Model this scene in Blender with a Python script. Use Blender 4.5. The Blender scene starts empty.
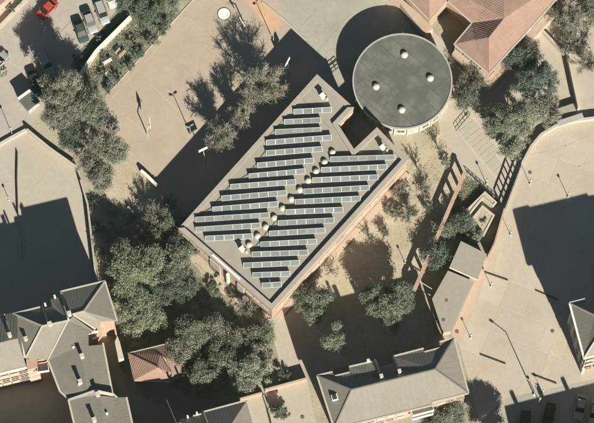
import bpy, bmesh, math, random
import numpy as np
from mathutils import Vector, Matrix
from mathutils.geometry import tessellate_polygon

R = math.radians
random.seed(7)
RNG = np.random.default_rng(7)
SC = bpy.context.scene
COL = SC.collection

# ------------------------------------------------------------------ camera
S = 98.0 / 594.0            # metres per photo pixel at the middle of the picture
DIST, TILT = 600.0, R(15.0)
cd = bpy.data.cameras.new('camera')
cam = bpy.data.objects.new('camera', cd)
COL.objects.link(cam)
cam.location = (0, -DIST * math.sin(TILT), DIST * math.cos(TILT))
cam.rotation_euler = (TILT, 0, 0)
cd.sensor_width = 36.0
cd.lens = 36.0 * DIST / 98.0
cd.clip_start = 10.0
cd.clip_end = 6000.0
SC.camera = cam

# ------------------------------------------------------------------ sky and sun
SUN_EL, SUN_AZ = R(31.5), R(157.0)
w = bpy.data.worlds.new('World')
SC.world = w
w.use_nodes = True
nt = w.node_tree
bg = nt.nodes['Background']
sky = nt.nodes.new('ShaderNodeTexSky')
sky.sky_type = 'NISHITA'
sky.sun_disc = False
sky.sun_elevation = SUN_EL
sky.sun_rotation = SUN_AZ
sky.altitude = 600
sky.air_density = 0.42
sky.ozone_density = 0.4
sky.dust_density = 0.25
nt.links.new(sky.outputs['Color'], bg.inputs['Color'])
bg.inputs['Strength'].default_value = 0.05
sl = bpy.data.lights.new('sun', 'SUN')
sl.energy = 5.0
sl.angle = R(0.5)
sl.color = (1.0, 0.965, 0.835)
so = bpy.data.objects.new('sun', sl)
COL.objects.link(so)
sd = Vector((-math.sin(SUN_AZ) * math.cos(SUN_EL), -math.cos(SUN_AZ) * math.cos(SUN_EL), -math.sin(SUN_EL)))
so.rotation_euler = sd.to_track_quat('-Z', 'Y').to_euler()
so.location = (30, -70, 60)
SC.view_settings.view_transform = 'Standard'
SC.view_settings.look = 'None'
SC.view_settings.gamma = 1.0
SC.view_settings.exposure = 0.90


# ------------------------------------------------------------------ helpers
def P(px, py, h=0.0):
    """world point at height h that stands at photo position px, py"""
    u, v = (px - 297.0) * S, (211.5 - py) * S
    st, ct = math.sin(TILT), math.cos(TILT)
    d = Vector((u, v * ct + DIST * st, v * st - DIST * ct))
    t = (h - cam.location.z) / d.z
    return Vector((cam.location.x + d.x * t, cam.location.y + d.y * t, h))


def wl(o):
    p = Vector((0, 0, 0))
    while o is not None:
        p += o.location
        o = o.parent
    return p


def tag(o, label=None, cat=None, group=None, kind=None):
    if label: o['label'] = label
    if cat: o['category'] = cat
    if group: o['group'] = group
    if kind: o['kind'] = kind
    return o


def thing(name, label, cat, loc, group=None, rz=0.0):
    o = bpy.data.objects.new(name, None)
    COL.objects.link(o)
    o.location = loc
    o.rotation_euler = (0, 0, rz)
    o.empty_display_size = 0.3
    return tag(o, label, cat, group)


def link_mesh(name, me, parent=None, loc=None, rot=None):
    o = bpy.data.objects.new(name, me)
    COL.objects.link(o)
    if parent is not None: o.parent = parent
    if loc is not None: o.location = loc
    if rot is not None: o.rotation_euler = rot
    return o


def copy_tree(o, parent=None):
    c = o.copy()
    COL.objects.link(c)
    c.parent = parent
    for ch in list(o.children):
        copy_tree(ch, c)
    return c


def frame_of(a, b):
    d = (b - a)
    L = d.length
    d = d / L
    side = d.cross(Vector((0, 0, 1)))
    if side.length < 1e-4: side = Vector((1, 0, 0))
    side.normalize()
    up = side.cross(d).normalized()
    return d, side, up, L


class MB:
    def __init__(self):
        self.v, self.f = [], []

    def face(self, pts):
        n = len(self.v)
        self.v += [tuple(p) for p in pts]
        self.f.append(list(range(n, n + len(pts))))

    def loft(self, rings, cap=True, close=True):
        n = len(self.v)
        k = len(rings[0])
        for r in rings: self.v += [tuple(p) for p in r]
        for i in range(len(rings) - 1):
            for j in range(k if close else k - 1):
                a, b = n + i * k + j, n + i * k + (j + 1) % k
                self.f.append([a, b, b + k, a + k])
        if cap:
            self.f.append([n + j for j in reversed(range(k))])
            self.f.append([n + (len(rings) - 1) * k + j for j in range(k)])
        return self

    def prism(self, pts, z0, z1):
        return self.loft([[(p[0], p[1], z0) for p in pts], [(p[0], p[1], z1) for p in pts]])

    def slab(self, pts, t):
        return self.loft([[(p[0], p[1], p[2] - t) for p in pts], [tuple(p) for p in pts]])

    def box(self, c, s, rz=0.0):
        ca, sa = math.cos(rz), math.sin(rz)
        q = []
        for x, y in ((-.5, -.5), (.5, -.5), (.5, .5), (-.5, .5)):
            x, y = x * s[0], y * s[1]
            q.append((c[0] + x * ca - y * sa, c[1] + x * sa + y * ca))
        return self.prism(q, c[2] - s[2] / 2, c[2] + s[2] / 2)

    def beam(self, a, b, wd, ht):
        a, b = Vector(a), Vector(b)
        d, sdv, up, L = frame_of(a, b)
        ring = lambda c: [c + sdv * (wd / 2 * i) + up * (ht / 2 * j) for i, j in ((-1, -1), (1, -1), (1, 1), (-1, 1))]
        return self.loft([ring(a), ring(b)])

    def tube(self, a, b, r0, r1=None, n=8, cap=True):
        a, b = Vector(a), Vector(b)
        r1 = r0 if r1 is None else r1
        d, sdv, up, L = frame_of(a, b)
        ring = lambda c, r: [c + sdv * (r * math.cos(2 * math.pi * k / n)) + up * (r * math.sin(2 * math.pi * k / n)) for k in range(n)]
        return self.loft([ring(a, r0), ring(b, r1)], cap)

    def lathe(self, c, prof, n=20):
        c = Vector(c)
        rings = [[c + Vector((r * math.cos(2 * math.pi * k / n), r * math.sin(2 * math.pi * k / n), z)) for k in range(n)] for r, z in prof]
        return self.loft(rings)

    def build(self, name, mat, parent=None, smooth=False, local=False, recalc=True):
        me = bpy.data.meshes.new(name)
        v = self.v
        if parent is not None and not local:
            o = wl(parent)
            v = [(p[0] - o.x, p[1] - o.y, p[2] - o.z) for p in v]
        me.from_pydata(v, [], self.f)
        if recalc and len(self.f) < 4000:
            bm = bmesh.new()
            bm.from_mesh(me)
            bmesh.ops.recalc_face_normals(bm, faces=bm.faces)
            bm.to_mesh(me)
            bm.free()
        me.materials.append(mat)
        if smooth:
            me.polygons.foreach_set('use_smooth', [True] * len(me.polygons))
        me.update()
        return link_mesh(name, me, parent)


def quads_mesh(name, Q, mat):
    Q = np.asarray(Q, dtype=np.float32)
    n = len(Q)
    me = bpy.data.meshes.new(name)
    me.vertices.add(4 * n)
    me.vertices.foreach_set('co', Q.reshape(-1))
    me.loops.add(4 * n)
    me.loops.foreach_set('vertex_index', np.arange(4 * n, dtype=np.int32))
    me.polygons.add(n)
    me.polygons.foreach_set('loop_start', np.arange(n, dtype=np.int32) * 4)
    me.update(calc_edges=True)
    me.materials.append(mat)
    return me


def offset_poly(pts, d):
    """inset (d>0) a closed outline of xy points by d metres, either winding"""
    n = len(pts)
    A = sum(pts[i][0] * pts[(i + 1) % n][1] - pts[(i + 1) % n][0] * pts[i][1] for i in range(n))
    sg = 1 if A > 0 else -1
    out = []
    for i in range(n):
        p0, p1, p2 = Vector(pts[i - 1][:2]), Vector(pts[i][:2]), Vector(pts[(i + 1) % n][:2])
        e1, e2 = (p1 - p0).normalized(), (p2 - p1).normalized()
        n1, n2 = Vector((-e1.y, e1.x)) * sg, Vector((-e2.y, e2.x)) * sg
        b = (n1 + n2)
        k = max(0.3, (1 + n1.dot(n2)))
        q = p1 + b * (d / k)
        out.append((q.x, q.y))
    return out


def clip_convex(poly, clip):
    """Sutherland-Hodgman; clip is convex and counter-clockwise"""
    out = list(poly)
    for i in range(len(clip)):
        a, b = clip[i], clip[(i + 1) % len(clip)]
        inside = lambda p: (b[0] - a[0]) * (p[1] - a[1]) - (b[1] - a[1]) * (p[0] - a[0]) >= 0
        src, out = out, []
        for j in range(len(src)):
            p, q = src[j - 1], src[j]
            ip, iq = inside(p), inside(q)
            if ip != iq:
                dx, dy = q[0] - p[0], q[1] - p[1]
                den = (b[0] - a[0]) * dy - (b[1] - a[1]) * dx
                t = ((b[1] - a[1]) * (p[0] - a[0]) - (b[0] - a[0]) * (p[1] - a[1])) / den
                out.append((p[0] + dx * t, p[1] + dy * t))
            if iq: out.append(q)
        if not out: return []
    return out


def area(p):
    return abs(sum(p[i][0] * p[(i + 1) % len(p)][1] - p[(i + 1) % len(p)][0] * p[i][1] for i in range(len(p)))) / 2


# ------------------------------------------------------------------ materials
def material(name, col, rough=0.85, var=0.18, scale=0.6, fine=0.12, fscale=9.0, bump=0.0, bscale=12.0,
             stain=None, stain_amt=0.0, stain_scale=0.25, metal=0.0, spec=0.3, crack=0.0, spots=0.0, brick=None, trans=0.0, streak=None):
    m = bpy.data.materials.new(name)
    m.use_nodes = True
    t = m.node_tree
    N, L = t.nodes, t.links
    b = N['Principled BSDF']
    b.inputs['Roughness'].default_value = rough
    b.inputs['Metallic'].default_value = metal
    b.inputs['Specular IOR Level'].default_value = spec
    tc = N.new('ShaderNodeTexCoord')
    src = tc.outputs['Object']

    def noise(sc, det=4.0, ro=0.6, vec=src):
        n = N.new('ShaderNodeTexNoise')
        n.inputs['Scale'].default_value = sc
        n.inputs['Detail'].default_value = det
        n.inputs['Roughness'].default_value = ro
        L.new(vec, n.inputs['Vector'])
        return n.outputs['Fac']

    def mrange(fac, lo, hi, f0=0.3, f1=0.7):
        r = N.new('ShaderNodeMapRange')
        r.inputs['From Min'].default_value = f0
        r.inputs['From Max'].default_value = f1
        r.inputs['To Min'].default_value = lo
        r.inputs['To Max'].default_value = hi
        L.new(fac, r.inputs['Value'])
        return r.outputs['Result']

    def mul(a, bb):
        x = N.new('ShaderNodeMath')
        x.operation = 'MULTIPLY'
        L.new(a, x.inputs[0]); L.new(bb, x.inputs[1])
        return x.outputs[0]

    f = mrange(noise(scale, 5), 1 - var, 1 + var)
    if fine: f = mul(f, mrange(noise(fscale, 3, 0.7), 1 - fine, 1 + fine))
    if streak:
        mp = N.new('ShaderNodeMapping')
        mp.inputs['Scale'].default_value = streak
        L.new(src, mp.inputs['Vector'])
        f = mul(f, mrange(noise(1.0, 3, 0.6, mp.outputs['Vector']), 0.86, 1.12))
    if spots:
        f = mul(f, mrange(noise(1.1, 5, 0.75), 1 - spots * .5, 1 + spots * .5, .35, .65))
        f = mul(f, mrange(noise(.55, 7, 0.8), 1.0, 1 - spots * 1.6, .60, .70))
        f = mul(f, mrange(noise(2.3, 4, 0.7), 1.0, 1 + spots * 1.1, .64, .74))
    if crack:
        vo = N.new('ShaderNodeTexVoronoi')
        vo.feature = 'DISTANCE_TO_EDGE'
        vo.inputs['Scale'].default_value = .16
        wn = N.new('ShaderNodeTexNoise'); wn.inputs['Scale'].default_value = .5; wn.inputs['Detail'].default_value = 5
        L.new(src, wn.inputs['Vector'])
        wv = N.new('ShaderNodeVectorMath'); wv.operation = 'MULTIPLY_ADD'; wv.inputs[1].default_value = (1.6, 1.6, 0)
        L.new(wn.outputs['Color'], wv.inputs[0]); L.new(src, wv.inputs[2])
        L.new(wv.outputs[0], vo.inputs['Vector'])
        f = mul(f, mrange(vo.outputs['Distance'], 1 - crack * .4, 1.0, .002, .012))
    base = N.new('ShaderNodeRGB')
    base.outputs[0].default_value = (col[0] * .985, col[1] * .960, col[2] * .925, 1)
    cout = base.outputs[0]
    if stain is not None:
        mx = N.new('ShaderNodeMixRGB')
        mx.inputs['Color2'].default_value = (*stain, 1)
        L.new(cout, mx.inputs['Color1'])
        L.new(mrange(noise(stain_scale, 6, 0.65), 0, stain_amt, 0.45, 0.62), mx.inputs['Fac'])
        cout = mx.outputs[0]
    hgt = None
    if brick is not None:
        bt = N.new('ShaderNodeTexBrick')
        bt.inputs['Scale'].default_value = brick
        bt.inputs['Color1'].default_value = (1, 1, 1, 1)
        bt.inputs['Color2'].default_value = (.86, .86, .86, 1)
        bt.inputs['Mortar'].default_value = (.8, .8, .8, 1)
        L.new(src, bt.inputs['Vector'])
        mb = N.new('ShaderNodeMixRGB'); mb.blend_type = 'MULTIPLY'; mb.inputs['Fac'].default_value = 1
        L.new(cout, mb.inputs['Color1']); L.new(bt.outputs['Color'], mb.inputs['Color2'])
        cout = mb.outputs[0]
    vm = N.new('ShaderNodeVectorMath')
    vm.operation = 'SCALE'
    L.new(cout, vm.inputs[0]); L.new(f, vm.inputs['Scale'])
    L.new(vm.outputs[0], b.inputs['Base Color'])
    if bump:
        bp = N.new('ShaderNodeBump')
        bp.inputs['Strength'].default_value = bump
        bp.inputs['Distance'].default_value = 0.05
        L.new(noise(bscale, 4, 0.7), bp.inputs['Height'])
        L.new(bp.outputs['Normal'], b.inputs['Normal'])
    return m


def leaf_material(name, c1, c2, c3):
    m = bpy.data.materials.new(name)
    m.use_nodes = True
    t = m.node_tree
    N, L = t.nodes, t.links
    b = N['Principled BSDF']
    b.inputs['Roughness'].default_value = 0.65
    b.inputs['Specular IOR Level'].default_value = 0.25
    tc = N.new('ShaderNodeTexCoord')
    n1 = N.new('ShaderNodeTexNoise'); n1.inputs['Scale'].default_value = 0.9; n1.inputs['Detail'].default_value = 3
    n2 = N.new('ShaderNodeTexNoise'); n2.inputs['Scale'].default_value = 7.0; n2.inputs['Detail'].default_value = 2
    L.new(tc.outputs['Object'], n1.inputs['Vector']); L.new(tc.outputs['Object'], n2.inputs['Vector'])
    ad = N.new('ShaderNodeMath'); ad.operation = 'ADD'
    L.new(n1.outputs['Fac'], ad.inputs[0]); L.new(n2.outputs['Fac'], ad.inputs[1])
    cr = N.new('ShaderNodeValToRGB')
    hf = N.new('ShaderNodeMath'); hf.operation = 'MULTIPLY'; hf.inputs[1].default_value = 0.5
    L.new(ad.outputs[0], hf.inputs[0]); L.new(hf.outputs[0], cr.inputs['Fac'])
    e = cr.color_ramp.elements
    e[0].position = 0.36; e[0].color = (*c1, 1)
    e[1].position = 0.64; e[1].color = (*c3, 1)
    x = e.new(0.5); x.color = (*c2, 1)
    L.new(cr.outputs[0], b.inputs['Base Color'])
    tr = N.new('ShaderNodeBsdfTranslucent')
    L.new(cr.outputs[0], tr.inputs['Color'])
    mix = N.new('ShaderNodeMixShader'); mix.inputs[0].default_value = 0.34
    L.new(b.outputs[0], mix.inputs[1]); L.new(tr.outputs[0], mix.inputs[2])
    L.new(mix.outputs[0], N['Material Output'].inputs['Surface'])
    return m


M = {}
M['dirt'] = material('dirt', (0.325, 0.298, 0.235), .95, .16, .12, .16, 3.0, .3, 8, (.27, .22, .16), .6, .10, crack=0, spots=0.16)
M['sand'] = material('sand', (0.405, 0.355, 0.275), .95, .14, .2, .14, 2.5, .3, 8, (.34, .27, .18), .5, .16, crack=0, spots=0.15)
M['court'] = material('court', (0.385, 0.325, 0.265), .92, .07, .10, .06, 4.0, .1, 10, (.34, .275, .21), .6, .09, crack=0.12, spots=0.07)
M['courtpatch'] = material('courtpatch', (.36, .30, .245), .92, .10, .3, .08, 4.0, .1, 10, (.40, .33, .27), .5, .8)
M['faintline'] = material('faintline', (.45, .385, .315), .9, .12, .6, .1, 5.0)
M['asphalt'] = material('asphalt', (0.37, 0.34, 0.305), .9, .08, .15, .09, 5.0, .15, 14, (.32, .28, .245), .5, .2, crack=0.18, spots=0.09)
M['verge'] = material('verge', (.15, .15, .12), .95, .25, .5, .3, 4.0, .3, 10, (.26, .24, .19), .7, .35)
M['concrete'] = material('concrete', (0.335, 0.32, 0.28), .9, .09, .2, .07, 4.0, .12, 12, (.30, .27, .22), .5, .18, crack=0.16, spots=0.08)
M['paving'] = material('paving', (0.41, 0.372, 0.318), .9, .08, .25, .06, 5.0, .1, 12, (.38, .315, .245), .5, .3, crack=0.1, spots=0.08)
M['joint'] = material('joint', (0.45, 0.4, 0.335), .9, .06, .4, .05, 5.0)
M['plaza'] = material('plaza', (0.415, 0.37, 0.315), .9, .06, .12, .05, 3.5, .1, 12, (.375, .31, .24), .55, .11, crack=0, spots=0.08)
M['plazalight'] = material('plazalight', (0.435, 0.388, 0.33), .9, .06, .12, .05, 3.5, .1, 12, (.41, .34, .26), .45, .11, crack=0, spots=0.08)
M['yard'] = material('yard', (0.4, 0.365, 0.312), .9, .08, .2, .06, 4.0, .1, 12, (.35, .295, .23), .5, .2, crack=0.14, spots=0.08)
M['pinkpath'] = material('pinkpath', (0.44, 0.35, 0.285), .9, .08, .3, .08, 4.0, .1, 12)
M['orange'] = material('orange', (0.5, 0.325, 0.215), .85, .10, .25, .05, 5.0, 0, 10, (.54, .35, .22), .5, .3)
M['lawn'] = material('lawn', (.17, .165, .105), .95, .25, .5, .3, 4.0, .4, 10, (.29, .25, .18), .8, .3)
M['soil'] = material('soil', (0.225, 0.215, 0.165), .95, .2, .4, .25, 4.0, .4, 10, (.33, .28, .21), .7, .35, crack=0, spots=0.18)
M['gravelroof'] = material('gravelroof', (0.31, 0.288, 0.25), .95, .08, .25, .10, 7.0, .25, 20, (.27, .24, .20), .5, .25, crack=0, spots=0.09)
M['parapet'] = material('parapet', (0.335, 0.305, 0.265), .9, .08, .35, .06, 6.0, .1, 12, (.29, .25, .2), .4, .5, crack=0, spots=0.08)
M['felt'] = material('felt', (0.108, 0.112, 0.102), .9, .06, .3, .07, 5.0, .1, 12, (.16, .16, .145), .8, .32, crack=0, spots=0.08)
M['feltlight'] = material('feltlight', (0.13, 0.132, 0.12), .9, .1, .8, .1, 6.0)
M['feltdark'] = material('feltdark', (0.098, 0.102, 0.094), .9, .1, .8, .1, 6.0)
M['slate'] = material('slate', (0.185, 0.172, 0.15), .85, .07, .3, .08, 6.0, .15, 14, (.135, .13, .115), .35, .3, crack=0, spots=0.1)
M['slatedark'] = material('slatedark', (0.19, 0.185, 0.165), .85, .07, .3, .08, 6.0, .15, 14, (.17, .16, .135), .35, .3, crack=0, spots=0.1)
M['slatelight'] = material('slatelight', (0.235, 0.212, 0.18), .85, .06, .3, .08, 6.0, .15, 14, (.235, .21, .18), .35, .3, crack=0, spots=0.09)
M['terracotta'] = material('terracotta', (0.295, 0.195, 0.16), .85, .10, .35, .10, 6.0, .15, 14, (.29, .18, .155), .4, .3, crack=0, spots=0.12)
M['brick'] = material('brick', (0.43, 0.3, 0.235), .9, .08, .4, .06, 5.0, .05, 12, (.50, .36, .27), .4, .5, brick=4.0)
M['brickwall'] = material('brickwall', (0.46, 0.345, 0.275), .9, .10, .5, .06, 5.0, .05, 12, (.48, .40, .32), .5, .6, brick=4.0)
M['cream'] = material('cream', (0.46, 0.42, 0.36), .85, .08, .5, .05, 6.0)
M['greywall'] = material('greywall', (.36, .34, .31), .85, .08, .5, .05, 6.0)
M['white'] = material('white', (0.68, 0.665, 0.63), .6, .05, .8, .04, 8.0)
M['trim'] = material('trim', (0.43, 0.4, 0.345), .75, .07, .6, .05, 6.0)
M['zinc'] = material('zinc', (.42, .42, .40), .55, .08, .6, .05, 6.0, metal=0.2)
M['darkmetal'] = material('darkmetal', (.035, .037, .036), .55, .1, 1, .05, 8.0)
M['galv'] = material('galv', (.42, .41, .38), .5, .08, 1, .05, 8.0, metal=0.3)
M['wood'] = material('wood', (.06, .05, .04), .8, .15, 2, .1, 12.0)
M['bark'] = material('bark', (.16, .13, .10), .95, .2, 2, .15, 10.0)
M['twig'] = material('twig', (0.29, 0.265, 0.22), .95, .25, 1.2, .15, 10.0)
M['twigdark'] = material('twigdark', (.21, .185, .15), .95, .25, 1.2, .15, 10.0)
M['glass'] = material('glass', (.025, .03, .033), .04, .1, 1, 0, 8, spec=.25)
M['carglass'] = material('carglass', (.018, .02, .022), .3, .1, 1, 0, 8, spec=.03)
M['blind'] = material('blind', (.47, .41, .34), .6, .08, 2, 0, 8)
M['domew'] = material('domew', (0.52, 0.48, 0.4), .45, .08, 1.5, .06, 8, stain=(.5, .45, .36), stain_amt=.4, stain_scale=1.2)
M['rubber'] = material('rubber', (.02, .02, .02), .9, .05, 2, 0)
M['rim'] = material('rim', (.45, .45, .45), .4, .05, 2, 0, metal=.6)
M['lamp'] = material('lampglass', (.42, .42, .40), .5, .03, 2, 0, spec=.6)
M['redlamp'] = material('redlamp', (.4, .02, .015), .25, .03, 2, 0, spec=.6)
for nm, c, mt in (('carred', (.40, .05, .04), 0), ('carsilver', (.33, .34, .33), .3), ('carpale', (.34, .36, .35), .3),
                  ('cardark', (.035, .045, .04), .2), ('carwhite', (.52, .52, .50), 0), ('cargrey', (.34, .36, .37), .3), ('cargreen', (.05, .08, .07), .2)):
    M[nm] = material(nm, c, .5, .04, 1, .03, 5, metal=mt * .4, spec=.25)
M['panelframe'] = material('panelframe', (0.5, 0.5, 0.47), .7, .05, 1, 0, metal=.2)
M['lf_olive'] = leaf_material('lf_olive', (0.105, 0.118, 0.084), (0.211, 0.231, 0.167), (0.349, 0.378, 0.296))
M['lf_yellow'] = leaf_material('lf_yellow', (0.147, 0.158, 0.097), (0.284, 0.301, 0.206), (0.422, 0.436, 0.313))
M['lf_dark'] = leaf_material('lf_dark', (0.071, 0.088, 0.07), (0.132, 0.161, 0.126), (0.229, 0.272, 0.221))
M['lf_pine'] = leaf_material('lf_pine', (0.075, 0.104, 0.086), (0.141, 0.19, 0.155), (0.241, 0.304, 0.251))
M['lf_grey'] = leaf_material('lf_grey', (0.136, 0.136, 0.11), (0.262, 0.257, 0.206), (0.402, 0.392, 0.321))
M['lf_pale'] = leaf_material('lf_pale', (0.155, 0.171, 0.128), (0.301, 0.316, 0.241), (0.426, 0.444, 0.349))


def solar_material():
    m = bpy.data.materials.new('solarcells')
    m.use_nodes = True
    t = m.node_tree
    N, L = t.nodes, t.links
    b = N['Principled BSDF']
    b.inputs['Roughness'].default_value = 0.6
    b.inputs['Specular IOR Level'].default_value = 0.08
    tc = N.new('ShaderNodeTexCoord')
    bt = N.new('ShaderNodeTexBrick')
    bt.offset = 0.0
    bt.inputs['Scale'].default_value = 1.0
    bt.inputs['Brick Width'].default_value = 0.156
    bt.inputs['Row Height'].default_value = 0.156
    bt.inputs['Mortar Size'].default_value = 0.008
    bt.inputs['Color1'].default_value = (.098, .110, .112, 1)
    bt.inputs['Color2'].default_value = (.118, .131, .132, 1)
    bt.inputs['Mortar'].default_value = (.185, .195, .19, 1)
    L.new(tc.outputs['Object'], bt.inputs['Vector'])
    oi = N.new('ShaderNodeObjectInfo')
    r = N.new('ShaderNodeMapRange')
    r.inputs['To Min'].default_value = .9; r.inputs['To Max'].default_value = 1.2
    L.new(oi.outputs['Random'], r.inputs['Value'])
    vm = N.new('ShaderNodeVectorMath'); vm.operation = 'SCALE'
    L.new(bt.outputs['Color'], vm.inputs[0]); L.new(r.outputs[0], vm.inputs['Scale'])
    L.new(vm.outputs[0], b.inputs['Base Color'])
    return m


M['solar'] = solar_material()


def haze_box(dens, colr):
    m = bpy.data.materials.new('haze')
    m.use_nodes = True
    t = m.node_tree
    t.nodes.remove(t.nodes['Principled BSDF'])
    v = t.nodes.new('ShaderNodeVolumePrincipled')
    v.inputs['Color'].default_value = (*colr, 1)
    v.inputs['Density'].default_value = dens
    v.inputs['Anisotropy'].default_value = 0.0
    t.links.new(v.outputs[0], t.nodes['Material Output'].inputs['Volume'])
    m_ = MB(); m_.box((0, 0, 309), (3800, 3800, 620))
    return tag(m_.build('haze', m), kind='stuff')


# ------------------------------------------------------------------ the setting: ground sheets
def sheet(name, pts, mat, z, densify=False):
    b = MB()
    b.face([P(x, y, z) for x, y in pts])
    o = b.build(name, mat, recalc=False)
    me = o.data
    if me.polygons[0].normal.z < 0: me.flip_normals()
    return tag(o, kind='structure')


b = MB()
b.face([(-1800, -1800, 0), (1800, -1800, 0), (1800, 1800, 0), (-1800, 1800, 0)])
tag(b.build('ground', M['dirt']), kind='structure')

sheet('road', [(-120, -120), (190, -120), (131, 17), (96, 52), (79, 76), (34, 118), (26, 129), (0, 142), (-120, 200)], M['asphalt'], .006)
sheet('pavement', [(-120, 90), (-60, 30), (0, 28), (25, 0), (60, -60), (-120, -60)], M['paving'], .012)
sheet('parking_verge', [(131, 17), (96, 52), (79, 76), (70, 66), (80, 50), (104, 27), (118, 8), (124, -8)], M['verge'], .012)
sheet('planted_strip', [(131, 18), (150, -40), (230, -60), (180, 14), (106, 96), (100, 105), (80, 78), (97, 53)], M['soil'], .012)
sheet('sports_court', [(106, 96), (180, 14), (232, -45), (262, -45), (300, 14), (320, 70), (180, 226), (148, 182), (124, 160), (100, 128)], M['court'], .012)
sheet('orange_court_patch', [(243, -3), (256, -3), (284.5, 23), (272.5, 35), (258, 16)], M['orange'], .018)
sheet('court_stain_patch', [(166, 60), (188, 66), (199, 84), (180, 96), (160, 84)], M['courtpatch'], .014)
sheet('left_plaza', [(-120, 205), (0, 146), (27, 130), (79, 168), (84, 205), (95, 284), (60, 330), (-120, 360)], M['yard'], .012)
sheet('forecourt', [(262, -45), (285, 22), (318, 60), (330, 110), (372, 150), (440, 120), (432, 60), (395, 0), (405, -60), (300, -90)], M['concrete'], .016)
sheet('school_terrace', [(393, -8), (430, 28), (489, 86), (562, 4), (600, -60), (640, -40), (640, 112), (575, 120), (540, 132), (506, 190), (484, 190), (440, 132), (428, 40)], M['paving'], .010)
sheet('sandy_garden', [(408, 160), (440, 132), (466, 172), (460, 205), (450, 268), (432, 300), (443, 334), (455, 342), (320, 372), (298, 368), (282, 318), (340, 240)], M['sand'], .010)
sheet('lawn_patch', [(465, 175), (485, 190), (466, 216), (449, 213)], M['lawn'], .016)
sheet('planter_walk', [(440, 132), (450, 126), (500, 190), (497, 200), (466, 174)], M['yard'], .018)
sheet('garden_path', [(268, 318), (284, 314), (299, 366), (282, 372)], M['yard'], .014)
sheet('side_path', [(186, 246), (200, 250), (250, 296), (272, 318), (258, 322), (218, 290), (192, 262)], M['sand'], .014)
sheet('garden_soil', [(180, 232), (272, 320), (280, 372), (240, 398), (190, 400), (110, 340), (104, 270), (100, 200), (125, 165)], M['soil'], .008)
sheet('pale_earth_patch', [(100, 132), (124, 158), (148, 180), (180, 224), (170, 228), (150, 234), (126, 214), (104, 196), (96, 160)], M['sand'], .016)
sheet('back_yard', [(265, 392), (307, 381), (320, 440), (270, 440)], M['yard'], .014)
sheet('side_yard', [(240, 398), (262, 393), (272, 440), (250, 440)], M['yard'], .014)
sheet('street', [(440, 470), (505, 398), (594, 379), (700, 350), (700, 520), (440, 520)], M['concrete'], .016)
sheet('rear_lane', [(-60, 388), (58, 380), (130, 330), (140, 345), (135, 395), (200, 420), (190, 520), (-60, 520)], M['concrete'], .007)
sheet('pink_strip', [(487, 253), (495, 245), (478, 300), (459, 345), (451, 334), (474, 282)], M['pinkpath'], .022)

# kerb between road and verge, court edge
def kerb(name, pts, wd, ht, mat):
    b = MB()
    for (x0, y0), (x1, y1) in zip(pts, pts[1:]):
        b.beam(P(x0, y0, ht / 2), P(x1, y1, ht / 2), wd, ht)
    return tag(b.build(name, mat), kind='structure')

kerb('road_gutter', [(54, 39), (83, 9)], .25, .02, M['gravelroof'])
kerb('court_kerb', [(106, 96), (180, 14), (200, -8)], .15, .10, M['trim'])
kerb('forecourt_kerb', [(262, 2), (288, 23), (305, 40)], .25, .12, M['trim'])
kerb('garden_kerb', [(196, 264), (232, 300), (252, 322)], .2, .12, M['brickwall'])
kerb('path_edge', [(268, 318), (283, 372)], .2, .10, M['trim'])

def strips(name, segs, wd, z, mat):
    for (x0, y0), (x1, y1) in segs:
        a, b_ = P(x0, y0), P(x1, y1)
        n = (b_ - a).normalized(); n = Vector((-n.y, n.x, 0)) * (wd / 2)
        m_ = MB(); m_.prism([tuple(p[:2]) for p in (a - n, b_ - n, b_ + n, a + n)], z, z + .006)
        tag(m_.build(name, mat), kind='structure')


strips('court_line', [((110, 100), (186, 16)), ((127, 155), (172, 196)), ((110, 100), (106, 130)), ((106, 130), (150, 172)), ((150, 84), (196, 128)), ((186, 16), (244, 66)), ((128, 118), (150, 138)), ((205, 45), (226, 62))], .10, .019, M['faintline'])
strips('forecourt_joint', [((286, 22), (330, 62)), ((300, -5), (345, 40)), ((330, -5), (352, 22)), ((290, 40), (318, 8)), ((312, 58), (352, 12))], .07, .021, M['gravelroof'])
strips('yard_joint', [((40, 140), (5, 185)), ((60, 158), (20, 205)), ((77, 172), (30, 215))], .08, .018, M['faintline'])
strips('road_line', [((8, 49), (27, 60)), ((6, 62), (12, 50)), ((14, 66), (22, 54))], .10, .018, M['faintline'])

# plaza laid in large concrete bays with pale joints
plz = [(650, 116), (594, 119), (575, 122), (556, 127), (541, 136), (531, 148), (521, 168), (513, 188), (504, 211), (494, 246), (478, 300),
       (459, 345), (468, 378), (474, 400), (480, 424), (505, 398), (594, 379), (650, 366)]
plaza = sheet('plaza', plz, M['joint'], .020)
plzw = [tuple(P(x, y)[:2]) for x, y in plz]
e1 = (P(556, 300) - P(485, 272)).normalized()
e2 = Vector((-e1.y, e1.x, 0))
o0 = P(485, 272)
bw, bh = 25.6 * S, 27.3 * S
for i in range(-4, 9):
    for j in range(-6, 9):
        c = [o0 + e1 * (i * bw + a * bw) + e2 * (j * bh + bb * bh) for a, bb in ((.014, .014), (.986, .014), (.986, .986), (.014, .986))]
        q = clip_convex(plzw, [(p.x, p.y) for p in c])
        if len(q) < 3 or area(q) < .6: continue
        m_ = MB()
        m_.prism(q, .021, .030 + random.uniform(0, .006))
        m_.build('paving_bay', M['plaza'] if random.random() < .62 else M['plazalight'], plaza)

strips('plaza_line', [((559, 136), (582, 171)), ((575, 168), (604, 158)), ((526, 156), (556, 150)), ((556, 150), (590, 136))], .14, .042, M['faintline'])
for nm_, pp in (('plaza_patch', [(553, 343), (558, 345), (546, 380), (540, 378)]), ('plaza_patch', [(500, 250), (506, 252), (498, 276), (492, 273)])):
    sheet(nm_, pp, M['faintline'], .040)

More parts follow.
